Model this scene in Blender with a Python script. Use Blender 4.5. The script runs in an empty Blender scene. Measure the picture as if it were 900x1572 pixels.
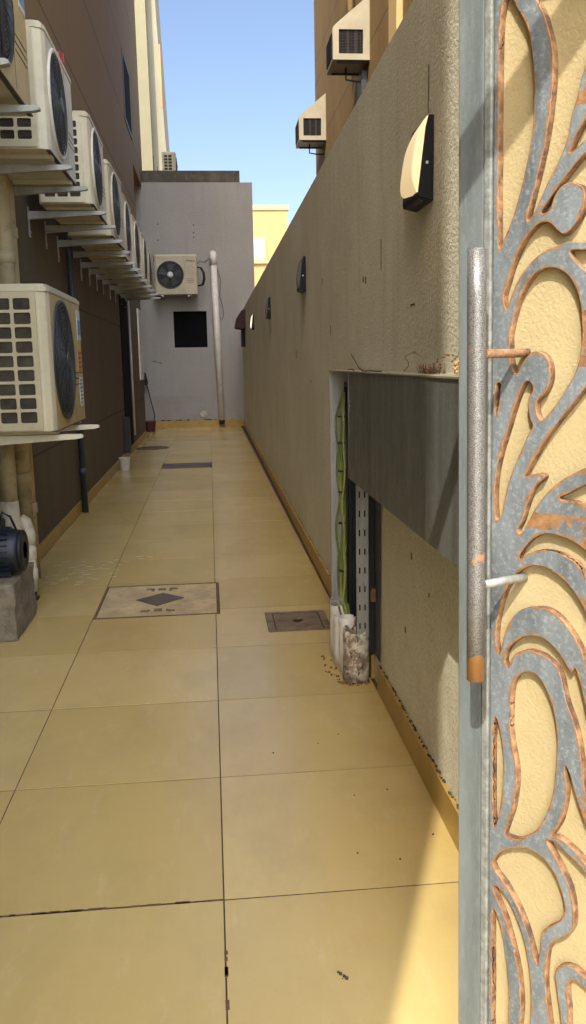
import bpy, bmesh, math, random
from mathutils import Vector, Matrix, noise
random.seed(7)
R = math.radians
S = bpy.context.scene
COL = S.collection

# ------------------------------------------------------------------ camera
cam_d = bpy.data.cameras.new('camera'); cam = bpy.data.objects.new('camera', cam_d); COL.objects.link(cam)
cam_d.sensor_fit = 'VERTICAL'; cam_d.sensor_height = 36.0; cam_d.lens = 1317.0/1572.0*36.0
cam_d.clip_start = 0.02; cam_d.clip_end = 3000
_r = Vector((0.99518565,-0.09616607,-0.01891071)); _u = Vector((0.03510627,0.16962761,0.98488275)); _f = Vector((0.09150453,0.98080506,-0.172187))
cam.matrix_world = Matrix(((_r.x,_u.x,-_f.x,0),(_r.y,_u.y,-_f.y,0),(_r.z,_u.z,-_f.z,1.2235),(0,0,0,1)))
S.camera = cam

# ------------------------------------------------------------------ light
SUN_AZ, SUN_EL = 21.0, 48.0          # light travels toward (+sin az, +cos az)
W = bpy.data.worlds.new('World'); S.world = W; W.use_nodes = True
wn = W.node_tree; bg = wn.nodes['Background']
sky = wn.nodes.new('ShaderNodeTexSky'); sky.sky_type = 'NISHITA'; sky.sun_disc = False
sky.sun_elevation = R(SUN_EL); sky.sun_rotation = R(180+SUN_AZ)
sky.air_density = 1.0; sky.dust_density = 2.0; sky.ozone_density = 3.2
# added sky gain : brighter and warmer around the sun, lights the near shade
_tc = wn.nodes.new('ShaderNodeTexCoord'); _dt = wn.nodes.new('ShaderNodeVectorMath'); _dt.operation = 'DOT_PRODUCT'
wn.links.new(_tc.outputs['Generated'], _dt.inputs[0])
_dt.inputs[1].default_value = (-math.sin(R(SUN_AZ))*math.cos(R(SUN_EL)), -math.cos(R(SUN_AZ))*math.cos(R(SUN_EL)), math.sin(R(SUN_EL)))
_mr = wn.nodes.new('ShaderNodeMapRange'); _mr.interpolation_type = 'SMOOTHSTEP'
_mr.inputs[1].default_value = .1; _mr.inputs[2].default_value = .95; wn.links.new(_dt.outputs['Value'], _mr.inputs[0])
_mx = wn.nodes.new('ShaderNodeMix'); _mx.data_type = 'RGBA'; _mx.inputs[6].default_value = (.78,.71,.68,1); _mx.inputs[7].default_value = (3.1,2.75,2.25,1)
wn.links.new(_mr.outputs[0], _mx.inputs[0])
_ml = wn.nodes.new('ShaderNodeMix'); _ml.data_type = 'RGBA'; _ml.blend_type = 'MULTIPLY'; _ml.clamp_result = False; _ml.inputs[0].default_value = 1
wn.links.new(sky.outputs[0], _ml.inputs[6]); wn.links.new(_mx.outputs[2], _ml.inputs[7])
wn.links.new(_ml.outputs[2], bg.inputs[0]); bg.inputs[1].default_value = 0.15
sd = bpy.data.lights.new('sun','SUN'); sd.energy = 2.7; sd.angle = R(0.35); sd.color = (1.0,0.93,0.82)
so = bpy.data.objects.new('sun', sd); COL.objects.link(so)
_d = Vector((math.sin(R(SUN_AZ))*math.cos(R(SUN_EL)), math.cos(R(SUN_AZ))*math.cos(R(SUN_EL)), -math.sin(R(SUN_EL))))
so.rotation_euler = _d.to_track_quat('-Z','Y').to_euler(); so.location = (0,0,30)
S.view_settings.view_transform = 'Standard'; S.view_settings.look = 'None'
S.view_settings.exposure = 1.2; S.view_settings.gamma = 1.0; S.view_settings.use_curve_mapping = False
S.render.engine = 'CYCLES'
S.cycles.max_bounces = 10; S.cycles.diffuse_bounces = 6

# ------------------------------------------------------------------ materials
def srgb(r,g,b):
    f = lambda c: (c/255/12.92) if c/255 <= .04045 else ((c/255+.055)/1.055)**2.4
    return (f(r),f(g),f(b),1)
class NT:
    def __init__(s, name):
        s.m = bpy.data.materials.new(name); s.m.use_nodes = True; s.t = s.m.node_tree
        s.b = s.t.nodes['Principled BSDF']; s.l = s.t.links.new
        s.geo = s.t.nodes.new('ShaderNodeNewGeometry'); s.pos = s.geo.outputs['Position']
    def n(s, k, **kw):
        o = s.t.nodes.new(k)
        for a,v in kw.items(): setattr(o,a,v)
        return o
    def scale(s, v, sc):
        o = s.n('ShaderNodeVectorMath', operation='MULTIPLY'); s.l(v,o.inputs[0]); o.inputs[1].default_value = sc; return o.outputs[0]
    def noise(s, sc, det=4, rough=.55, v=None, stretch=None):
        v = v or s.pos
        if stretch: v = s.scale(v, stretch)
        o = s.n('ShaderNodeTexNoise'); o.inputs['Scale'].default_value = sc; o.inputs['Detail'].default_value = det
        o.inputs['Roughness'].default_value = rough; s.l(v,o.inputs['Vector']); return o.outputs[0]
    def ramp(s, f, lo, hi, a=0., b=1.):
        o = s.n('ShaderNodeMapRange'); o.inputs[1].default_value = lo; o.inputs[2].default_value = hi
        o.inputs[3].default_value = a; o.inputs[4].default_value = b; s.l(f,o.inputs[0]); return o.outputs[0]
    def mix(s, f, a, b, mode='MIX'):
        o = s.n('ShaderNodeMix', data_type='RGBA', blend_type=mode)
        for k,v in ((0,f),(6,a),(7,b)):
            if hasattr(v,'node'): s.l(v,o.inputs[k])
            else: o.inputs[k].default_value = v
        return o.outputs[2]
    def math(s, op, a, b=None, clamp=False):
        o = s.n('ShaderNodeMath', operation=op); o.use_clamp = clamp
        for k,v in ((0,a),(1,b)):
            if v is None: continue
            if hasattr(v,'node'): s.l(v,o.inputs[k])
            else: o.inputs[k].default_value = v
        return o.outputs[0]
    def sep(s, v=None):
        o = s.n('ShaderNodeSeparateXYZ'); s.l(v or s.pos,o.inputs[0]); return o.outputs
    def col(s, c):
        if hasattr(c,'node'): s.l(c,s.b.inputs['Base Color'])
        else: s.b.inputs['Base Color'].default_value = c
    def rough(s, c):
        if hasattr(c,'node'): s.l(c,s.b.inputs['Roughness'])
        else: s.b.inputs['Roughness'].default_value = c
    def metal(s,c):
        if hasattr(c,'node'): s.l(c,s.b.inputs['Metallic'])
        else: s.b.inputs['Metallic'].default_value = c
    def bump(s, h, st, dist=.01, prev=None):
        o = s.n('ShaderNodeBump'); o.inputs['Strength'].default_value = st; o.inputs['Distance'].default_value = dist
        s.l(h,o.inputs['Height'])
        if prev: s.l(prev,o.inputs['Normal'])
        s.l(o.outputs[0], s.b.inputs['Normal']); return o.outputs[0]
def simple(name, c, rough=.6, metal=0., var=.12, vs=6., bump=0., bs=60., dirt=None, dirt_amt=.5):
    t = NT(name); c = tuple(c[:3])+(1,)
    n1 = t.noise(vs,5,.6)
    dk = tuple(x*(1-var*1.6) for x in c[:3])+(1,); lt = tuple(min(1,x*(1+var)) for x in c[:3])+(1,)
    k = t.mix(t.ramp(n1,.3,.7), dk, lt)
    if dirt:
        n2 = t.noise(vs*2.3,7,.7); k = t.mix(t.ramp(n2,.52,.72,0,dirt_amt), k, dirt)
    t.col(k); t.rough(rough); t.metal(metal)
    if bump: t.bump(t.noise(bs,3,.6), bump, .004)
    return t.m
M = {}
# --- right boundary wall : sprayed stippled plaster, streaks and scuffs
def wall_mat(name, a, b, stain, stip=.75, ssc=100):
    t = NT(name)
    k = t.mix(t.ramp(t.noise(1.3,5,.6),.3,.7), a, b)
    k = t.mix(t.ramp(t.noise(.9,6,.7),.42,.7,0,.35), k, stain)
    st = t.noise(7,6,.65,stretch=(1,1,.12)); k = t.mix(t.ramp(st,.55,.8,0,.45), k, stain)
    st2 = t.noise(26,4,.6,stretch=(1,1,.03)); k = t.mix(t.ramp(st2,.68,.78,0,.12), k, tuple(x*.5 for x in a[:3])+(1,))
    sp = t.noise(55,3,.6); k = t.mix(t.ramp(sp,.68,.74,0,.35), k, (.05,.045,.04,1))
    fine = t.noise(ssc,3,.7); k = t.mix(t.ramp(fine,.38,.56,.38,0), k, tuple(x*.45 for x in a[:3])+(1,))
    # splash dirt near the foot
    z = t.sep()[2]; low = t.math('MULTIPLY', t.ramp(z,.05,.5,1,0), t.ramp(t.noise(9,6,.7),.45,.7)); k = t.mix(t.math('MULTIPLY',low,.5), k, stain)
    t.col(k); t.rough(.88); t.b.inputs['Specular IOR Level'].default_value = .25
    p = t.bump(t.noise(8,4,.6), .25, .01); t.bump(fine, stip, .006, p)
    return t.m
M['plaster'] = wall_mat('stippled_plaster', (.66,.625,.475,1), (.74,.705,.55,1), (.44,.37,.21,1))
M['back_plaster'] = wall_mat('smooth_grey_plaster', (.32,.312,.300,1), (.36,.352,.335,1), (.25,.24,.22,1), .15, 60)
# --- left building : dark brown stone-look cladding in big panels
def clad(name, a, b, c, joints_z, joint_y=3.6):
    t = NT(name); x,y,z = t.sep()
    g = t.noise(2.2,6,.62,stretch=(1,1,.35)); k = t.mix(t.ramp(g,.3,.7), a, b)
    k = t.mix(t.ramp(t.noise(45,4,.7),.4,.75,0,.5), k, c)
    st = t.noise(5,6,.7,stretch=(1,1.4,.1)); k = t.mix(t.ramp(st,.5,.75,0,.4), k, tuple(v*.5 for v in a[:3])+(1,))
    k = t.mix(t.math('MULTIPLY', t.math('GREATER_THAN', z, 2.78), 1.), k, t.mix(.55, k, (.25,.155,.055,1))) if name=='brown_cladding' else k  # cladding above the outdoor units lightened and warmed, sky light painted in
    joint = None
    for jz in joints_z:
        d = t.math('LESS_THAN', t.math('ABSOLUTE', t.math('SUBTRACT', z, jz)), .008)
        joint = d if joint is None else t.math('MAXIMUM', joint, d)
    fy = t.math('ABSOLUTE', t.math('SUBTRACT', t.math('MODULO', t.math('ADD',y,40.3), joint_y), joint_y/2))
    joint = t.math('MAXIMUM', joint, t.math('LESS_THAN', fy, .006))
    k = t.mix(t.math('MULTIPLY',joint,.85), k, (.015,.012,.01,1))
    t.col(k); t.rough(.8)
    p = t.bump(t.noise(60,4,.7), .5, .004); t.bump(t.math('SUBTRACT',1,joint), .8, .01, p)
    return t.m
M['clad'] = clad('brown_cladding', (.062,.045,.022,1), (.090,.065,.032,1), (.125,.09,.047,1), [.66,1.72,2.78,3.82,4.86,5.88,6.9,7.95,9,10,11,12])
M['clad_right'] = clad('ochre_cladding', (.13,.072,.016,1), (.17,.10,.024,1), (.21,.125,.033,1), [3.2,4.1,5.05,6.13,6.53,7.5,8.5], 5.2)
# --- floor
def tiles_mat():
    t = NT('beige_porcelain_tile')
    at = t.n('ShaderNodeAttribute', attribute_name='tint'); tint = at.outputs['Fac']
    k = t.mix(tint, (.45,.34,.128,1), (.54,.42,.18,1))
    k = t.mix(t.ramp(t.noise(1.7,6,.6),.35,.7,0,.5), k, (.47,.33,.11,1))
    k = t.mix(t.ramp(t.noise(26,6,.75),.6,.82,0,.10), k, (.36,.26,.11,1))
    k = t.mix(t.ramp(t.noise(2.6,7,.7,stretch=(1,.55,1)),.46,.66,0,.30), k, (.32,.235,.105,1))
    k = t.mix(t.ramp(t.noise(9,7,.75,stretch=(1.6,.5,1)),.56,.66,0,.16), k, (.62,.52,.32,1))
    k = t.mix(t.ramp(t.noise(210,2,.5),.74,.78,0,.5), k, (.12,.08,.04,1))
    # darker, yellower tone towards both walls, broken by noise
    x,y,z = t.sep(); e = t.math('MAXIMUM', t.ramp(x,.36,.60), t.ramp(x,-.8,-1.12))
    e = t.math('MULTIPLY', e, t.ramp(t.noise(4,6,.7),.25,.7)); k = t.mix(t.math('MULTIPLY',e,.55), k, (.33,.205,.045,1))
    t.col(k); t.rough(.21); t.b.inputs['Specular IOR Level'].default_value = .5
    return t.m
M['tile'] = tiles_mat()
M['skirt'] = simple('tan_skirting_tile', (.36,.225,.05), .38, 0, .12, 5, .05, 20, (.16,.11,.05,1), .5)
M['grout'] = simple('dark_grout', (.065,.036,.017), .9, 0, .3, 20)
M['ground'] = simple('sandy_ground', (.50,.42,.31), .95, 0, .15, .8, .4, 30)
def paint_metal(name, c, rough=.5, rust=.0, metal=0.):
    t = NT(name)
    k = t.mix(t.ramp(t.noise(14,6,.65,stretch=(1,1,.14)),.3,.72), tuple(x*.62 for x in c)+(1,), tuple(min(1,x*1.22) for x in c)+(1,))
    k = t.mix(t.ramp(t.noise(120,5,.75,stretch=(1,1,.3)),.5,.7,0,.35), k, tuple(min(1,x*1.5) for x in c)+(1,))
    if rust: 
        rn = t.ramp(t.noise(17,7,.7), .72-rust, .76-rust); k = t.mix(rn, k, t.mix(t.noise(90,4,.7),(.16,.055,.018,1),(.42,.20,.08,1)))
    t.col(k); t.rough(rough); t.metal(metal); t.bump(t.noise(160,4,.7), .25, .002)
    return t.m
M['gate_grey'] = paint_metal('weathered_grey_blue_paint', (.16,.185,.19), .55, .05)
M['gate_stile'] = paint_metal('streaked_grey_blue_paint', (.145,.170,.172), .5, .0)
def rust_mat():
    t = NT('rusty_cut_edge')
    k = t.mix(t.ramp(t.noise(38,6,.75),.38,.66), (.12,.055,.024,1), (.36,.215,.11,1))
    k = t.mix(t.ramp(t.noise(22,6,.75),.5,.62), k, (.075,.04,.03,1)); t.col(k); t.rough(.85); t.bump(t.noise(200,4,.7),.6,.002); return t.m
M['rust'] = rust_mat()
def gate_front():
    t = NT('grey_plate_with_rusty_rim')
    c = (.135,.158,.172)
    k = t.mix(t.ramp(t.noise(14,6,.65,stretch=(1,1,.3)),.3,.72), tuple(x*.45 for x in c)+(1,), tuple(x*1.4 for x in c)+(1,))
    k = t.mix(t.ramp(t.noise(130,5,.75),.5,.72,0,.4), k, (.42,.46,.48,1))
    rim = t.n('ShaderNodeAttribute', attribute_name='rim').outputs['Fac']
    r = t.math('ADD', rim, t.ramp(t.noise(28,7,.72),.3,.72,-.5,.62)); r = t.ramp(r,.62,.72)
    rc = t.mix(t.ramp(t.noise(70,6,.7),.3,.7), (.13,.06,.025,1), (.34,.19,.085,1))
    k = t.mix(r, k, rc); t.col(k); t.rough(.6); t.bump(t.noise(170,4,.7), .4, .002); return t.m
M['gate_front'] = gate_front()
def cream_sheet():
    t = NT('cream_textured_sheet')
    k = t.mix(t.ramp(t.noise(5,6,.6),.3,.7), (.36,.295,.155,1), (.43,.36,.20,1))
    t.col(k); t.rough(.55); t.bump(t.noise(190,3,.6), .55, .0025); return t.m
M['cream_sheet'] = cream_sheet()
def hammered():
    t = NT('hammered_silver_black')
    k = t.mix(t.ramp(t.noise(900,2,.5),.36,.60), (.05,.05,.048,1), (.27,.27,.26,1))
    z = t.sep()[2]
    rn = t.ramp(t.noise(13,6,.6),.62,.65); k = t.mix(rn, k, (.36,.17,.085,1))
    end = t.math('LESS_THAN', z, t.ramp(t.noise(60,3,.6),0,1,.79,.815)); k = t.mix(end, k, t.mix(t.noise(80,5,.7),(.22,.10,.03,1),(.45,.24,.09,1)))
    t.col(k); t.rough(.38); t.metal(t.math('MULTIPLY',t.math('SUBTRACT',1,t.math('MAXIMUM',rn,end)),.45)); t.bump(t.noise(900,2,.5), .4, .001); return t.m
M['hammer'] = hammered()
def galv(name, c, rough=.45):
    t = NT(name)
    k = t.mix(t.ramp(t.noise(30,6,.7,stretch=(1,1,.06)),.3,.75), tuple(x*.55 for x in c)+(1,), tuple(x*1.3 for x in c)+(1,))
    k = t.mix(t.ramp(t.noise(90,5,.75),.56,.7,0,.5), k, (.45,.46,.45,1)); t.col(k); t.rough(t.ramp(t.noise(12,5,.7),.3,.7,.38,.6)); t.metal(.35); t.bump(t.noise(80,4,.7),.15,.002); return t.m
M['galv'] = galv('galvanised_sheet', (.17,.18,.165))
M['galv_light'] = galv('galvanised_tray', (.34,.345,.33))
M['dark_metal'] = simple('dark_metal', (.03,.032,.035), .5, .3, .2)
M['ac_white'] = simple('aged_cream_enamel', (.58,.54,.40), .45, 0, .07, 5, .04, 40, (.36,.30,.19,1), .35)
M['ac_front'] = simple('aged_white_enamel', (.56,.52,.43), .45, 0, .10, 4, .04, 40, (.36,.27,.14,1), .35)
for _k in ('ac_white','ac_front'):
    _m = M[_k]; _t = _m.node_tree; _b = _t.nodes['Principled BSDF']; _src = _b.inputs['Base Color'].links[0].from_socket
    _oi = _t.nodes.new('ShaderNodeObjectInfo'); _x = _t.nodes.new('ShaderNodeMix'); _x.data_type = 'RGBA'; _x.blend_type = 'MULTIPLY'
    _x.inputs[7].default_value = (.70,.66,.56,1); _t.links.new(_oi.outputs['Random'], _x.inputs[0]); _t.links.new(_src, _x.inputs[6]); _t.links.new(_x.outputs[2], _b.inputs['Base Color'])
M['ac_yellow'] = simple('sun_yellowed_enamel', (.44,.33,.14), .5, 0, .12, 4, .04, 40, (.28,.20,.08,1), .4)
M['black'] = simple('black_plastic', (.014,.016,.020), .5)
M['fan'] = simple('dark_fan_blades', (.022,.026,.032), .45)
M['wire'] = simple('fan_guard_wire', (.055,.062,.07), .4, .2)
M['fins'] = simple('dusty_coil_fins', (.050,.042,.026), .7, .2, .4, 14, .3, 90)
M['bracket'] = simple('bracket_enamel', (.31,.32,.30), .45, .1, .15, 9, 0, 40, (.15,.10,.06,1), .4)
M['pvc'] = simple('grimy_white_pvc', (.60,.54,.40), .45, 0, .10, 6, .05, 40, (.16,.12,.07,1), .55)
M['pvc_tan'] = simple('tan_painted_pvc', (.42,.34,.19), .5, 0, .15, 5, .05, 40, (.07,.06,.04,1), .7)
M['pvc_white'] = simple('white_pvc', (.62,.59,.55), .4, 0, .08, 4, .0, 40, (.25,.22,.2,1), .4)
M['dark_pipe'] = simple('dark_blue_pipe', (.028,.036,.050), .5, 0, .2)
M['concrete'] = simple('dirty_concrete', (.20,.165,.115), .95, 0, .3, 12, 1.0, 70, (.07,.06,.045,1), .7)
M['slate'] = simple('dark_slate_cover', (.105,.080,.062), .6, 0, .2, 9, .2, 60)
M['manhole'] = simple('sandy_tile_cover', (.46,.35,.18), .6, 0, .2, 8, .5, 45, (.24,.16,.07,1), .7)
M['rusty_iron'] = simple('rusty_brown_iron', (.17,.12,.07), .75, .1, .3, 14, .5, 80, (.30,.27,.22,1), .5)
M['rust_dark'] = simple('brown_rust_frame', (.15,.085,.04), .8, 0, .3, 20, .4, 80)
M['red'] = simple('red_plastic', (.30,.025,.02), .45)
M['maroon'] = simple('maroon_fabric', (.03,.008,.008), .8, 0, .2, 8)
M['maroon_plastic'] = simple('maroon_plastic', (.07,.018,.02), .5)
M['white_plastic'] = simple('white_plastic', (.52,.50,.44), .5, 0, .08)
M['cooler'] = simple('cream_painted_sheet', (.27,.24,.165), .6, 0, .10, 4, .05, 40, (.27,.20,.10,1), .5)
M['mesh_dark'] = simple('dark_grille_mesh', (.030,.026,.024), .7, .1, .3, 50)
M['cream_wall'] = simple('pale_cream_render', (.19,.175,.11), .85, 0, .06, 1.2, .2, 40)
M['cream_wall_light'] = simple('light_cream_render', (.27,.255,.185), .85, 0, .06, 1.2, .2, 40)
M['far_wall'] = simple('warm_yellow_render', (.42,.29,.12), .85, 0, .05, .8, .2, 30)
M['far_trim'] = simple('pale_yellow_trim', (.46,.35,.18), .85, 0, .05, .8)
M['far_glass'] = simple('pale_blind_glass', (.36,.38,.30), .25, 0, .05)
M['window_dark'] = simple('dark_glass', (.012,.011,.010), .7)
M['hole_dark'] = simple('dark_opening', (.006,.006,.007), .9)
M['parapet'] = simple('mouldy_dark_concrete', (.085,.075,.058), .9, 0, .35, 3, .5, 40, (.19,.155,.095,1), .6)
M['cable_green'] = simple('yellow_green_cable', (.11,.16,.025), .4, 0, .2, 30)
M['cable_pale'] = simple('pale_yellow_cable', (.26,.28,.08), .4, 0, .15, 30)
M['twig'] = simple('dry_twig', (.05,.035,.02), .9)
M['twig_light'] = simple('pale_dry_twig', (.24,.17,.09), .9)
M['plaster_bit'] = simple('orange_plaster_crumb', (.55,.32,.14), .9, 0, .3, 60)
M['lamp_black'] = simple('black_lamp_body', (.010,.012,.014), .45)
M['lamp_grey'] = simple('unlit_lamp_lens', (.045,.046,.045), .35)
M['pump_blue'] = simple('dark_blue_cast_iron', (.012,.016,.026), .45, .2, .25)
M['pump_steel'] = simple('dull_steel', (.22,.24,.26), .4, .6, .2)
M['sticker_white'] = simple('white_sticker', (.52,.55,.58), .4)
M['sticker_blue'] = simple('blue_sticker', (.13,.22,.34), .4)
M['sticker_orange'] = simple('orange_sticker', (.45,.22,.08), .5)
M['ink'] = simple('dark_print', (.05,.035,.03), .6)
M['label_red'] = simple('faded_red_print', (.14,.035,.03), .6)
M['paint_smear'] = simple('dried_white_paint', (.58,.49,.30), .7)
M['screw'] = simple('bright_screw', (.7,.7,.68), .3, .8)
M['grime'] = simple('dark_grime', (.06,.045,.025), .95, 0, .4, 30, .5, 90)
M['lamp_black'].node_tree.nodes['Principled BSDF'].inputs['Specular IOR Level'].default_value = .12
M['black'].node_tree.nodes['Principled BSDF'].inputs['Specular IOR Level'].default_value = .25
M['hole_dark'].node_tree.nodes['Principled BSDF'].inputs['Specular IOR Level'].default_value = .1
def emit(name, c, s):
    t = NT(name); t.col(c); t.b.inputs['Emission Color'].default_value = c; t.b.inputs['Emission Strength'].default_value = s; return t.m
M['lamp_glow'] = emit('lit_warm_lens', (.80,.60,.33,1), .34)
M['lamp_glow_white'] = emit('lit_white_lens', (.9,.86,.66,1), .42)

# ------------------------------------------------------------------ mesh helpers
class MB:
    def __init__(s): s.bm = bmesh.new(); s.mats = []
    def mi(s, m):
        if m is None: return 0
        if m not in s.mats: s.mats.append(m)
        return s.mats.index(m)
    def face(s, pts, m=None):
        f = s.bm.faces.new([s.bm.verts.new(p) for p in pts]); f.material_index = s.mi(m); return f
    def box(s, x0,x1,y0,y1,z0,z1, m=None, bev=0., rot=None, seg=2):
        r = bmesh.ops.create_cube(s.bm, size=1.0); vs = r['verts']
        for v in vs: v.co = Vector(((x0+x1)/2+v.co.x*(x1-x0), (y0+y1)/2+v.co.y*(y1-y0), (z0+z1)/2+v.co.z*(z1-z0)))
        if rot: bmesh.ops.transform(s.bm, matrix=rot, verts=vs)
        fs = {f for v in vs for f in v.link_faces}
        for f in fs: f.material_index = s.mi(m)
        if bev > 0:
            es = list({e for f in fs for e in f.edges})
            r = bmesh.ops.bevel(s.bm, geom=es, offset=bev, segments=seg, affect='EDGES', profile=.5)
            for f in r['faces']: f.material_index = s.mi(m)
        return s
    def prism(s, prof, a, b, axis=1, m=None):
        """prof: list of 2-tuples in the plane of the two other axes (order x,y,z without axis), extruded a..b"""
        def P(q, t):
            l = list(q); l.insert(axis, t); return Vector(l)
        A = [s.bm.verts.new(P(q,a)) for q in prof]; B = [s.bm.verts.new(P(q,b)) for q in prof]
        n = len(prof); fs = [s.bm.faces.new(A), s.bm.faces.new(B[::-1])]
        for i in range(n): fs.append(s.bm.faces.new((A[i],B[i],B[(i+1)%n],A[(i+1)%n])))
        for f in fs: f.material_index = s.mi(m)
        return s
    def tube(s, pts, r, m=None, seg=12, cap=True, smooth=True):
        pts = [Vector(p) for p in pts]; rings = []
        rr = r if isinstance(r,(list,tuple)) else [r]*len(pts)
        up = None
        for i,p in enumerate(pts):
            d = (pts[min(i+1,len(pts)-1)]-pts[max(i-1,0)]).normalized()
            if up is None: up = Vector((0,0,1)) if abs(d.z) < .9 else Vector((1,0,0))
            a = d.cross(up).normalized(); up = a.cross(d).normalized()
            rings.append([s.bm.verts.new(p+(a*math.cos(2*math.pi*k/seg)+up*math.sin(2*math.pi*k/seg))*rr[i]) for k in range(seg)])
        for i in range(len(rings)-1):
            for k in range(seg):
                f = s.bm.faces.new((rings[i][k],rings[i][(k+1)%seg],rings[i+1][(k+1)%seg],rings[i+1][k])); f.material_index = s.mi(m); f.smooth = smooth
        if cap:
            for rg in (rings[0][::-1], rings[-1]):
                f = s.bm.faces.new(rg); f.material_index = s.mi(m)
        return s
    def lathe(s, prof, c, axis='z', m=None, seg=32, smooth=True, cap=True):
        """prof: (radius, height) pairs, about axis through c"""
        rings = []
        for (r,h) in prof:
            ring = []
            for k in range(seg):
                a = 2*math.pi*k/seg; u,v = r*math.cos(a), r*math.sin(a)
                p = {'z':(u,v,h),'y':(u,h,v),'x':(h,u,v)}[axis]
                ring.append(s.bm.verts.new(Vector(c)+Vector(p)))
            rings.append(ring)
        for i in range(len(rings)-1):
            for k in range(seg):
                f = s.bm.faces.new((rings[i][k],rings[i][(k+1)%seg],rings[i+1][(k+1)%seg],rings[i+1][k])); f.material_index = s.mi(m); f.smooth = smooth
        for rg in (rings[0],rings[-1]) if cap else ():
            if (rg[0].co-rg[seg//2].co).length > 1e-5:
                f = s.bm.faces.new(rg); f.material_index = s.mi(m)
        return s
    def build(s, name, mat=None, parent=None, loc=None, jitter=0., jscale=6.):
        bmesh.ops.recalc_face_normals(s.bm, faces=s.bm.faces)
        if jitter:
            for v in s.bm.verts: v.co += noise.noise_vector(v.co*jscale)*jitter
        me = bpy.data.meshes.new(name); s.bm.to_mesh(me); s.bm.free()
        if s.mats:
            for m in s.mats: me.materials.append(m)
        else: me.materials.append(mat)
        o = bpy.data.objects.new(name, me); COL.objects.link(o)
        if parent: o.parent = parent
        if loc: o.location = loc
        return o
def outline_sheet(name, outer, holes, thick, mats, parent=None, bevel=0.):
    """flat sheet in local XY with holes, extruded thick (0..thick in z); faces: front/back mats[0], sides mats[1]"""
    cu = bpy.data.curves.new(name,'CURVE'); cu.dimensions = '2D'; cu.fill_mode = 'BOTH'; cu.extrude = thick/2-bevel; cu.bevel_depth = bevel; cu.offset = -bevel*.5; cu.bevel_resolution = 1
    for L in [outer]+holes:
        sp = cu.splines.new('POLY'); sp.points.add(len(L)-1)
        for i,(x,y) in enumerate(L): sp.points[i].co = (x,y,0,1)
        sp.use_cyclic_u = True
    co = bpy.data.objects.new('tmp', cu); COL.objects.link(co)
    dg = bpy.context.evaluated_depsgraph_get(); me = bpy.data.meshes.new_from_object(co.evaluated_get(dg))
    bpy.data.objects.remove(co); bpy.data.curves.remove(cu)
    me.name = name; me.materials.clear()
    for m in mats: me.materials.append(m)
    for p in me.polygons: p.material_index = 0 if abs(p.normal.z) > .5 else min(1,len(mats)-1)
    for v in me.vertices: v.co.z += thick/2
    o = bpy.data.objects.new(name, me); COL.objects.link(o)
    if parent: o.parent = parent
    return o
def rrect(x0,x1,y0,y1,r,n=4):
    L = []
    for cx,cy,a0 in ((x1-r,y1-r,0),(x0+r,y1-r,90),(x0+r,y0+r,180),(x1-r,y0+r,270)):
        for i in range(n+1):
            a = R(a0+90*i/n); L.append((cx+r*math.cos(a), cy+r*math.sin(a)))
    return L
def smooth_loop(L, n=5):
    out = []; N = len(L)
    for i in range(N):
        p0,p1,p2,p3 = [Vector(L[(i+k)%N]) for k in (-1,0,1,2)]
        for j in range(n):
            t = j/n
            q = .5*((2*p1)+(p2-p0)*t+(2*p0-5*p1+4*p2-p3)*t*t+(3*p1-p0-3*p2+p3)*t**3); out.append((q.x,q.y))
    return out
def tag(o, label=None, cat=None, group=None, kind=None):
    if label: o['label'] = label
    if cat: o['category'] = cat
    if group: o['group'] = group
    if kind: o['kind'] = kind
    return o
def thing(name, label, cat, loc=(0,0,0), rz=0., group=None):
    o = bpy.data.objects.new(name, None); COL.objects.link(o); o.location = loc; o.rotation_euler = (0,0,rz); o.empty_display_size = .1
    return tag(o, label, cat, group)
def kids(o): return [c for c in bpy.data.objects if c.parent == o]
def copy_tree(o, parent=None):
    c = o.copy(); COL.objects.link(c); c.parent = parent
    for ch in kids(o): copy_tree(ch, c)
    return c
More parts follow.
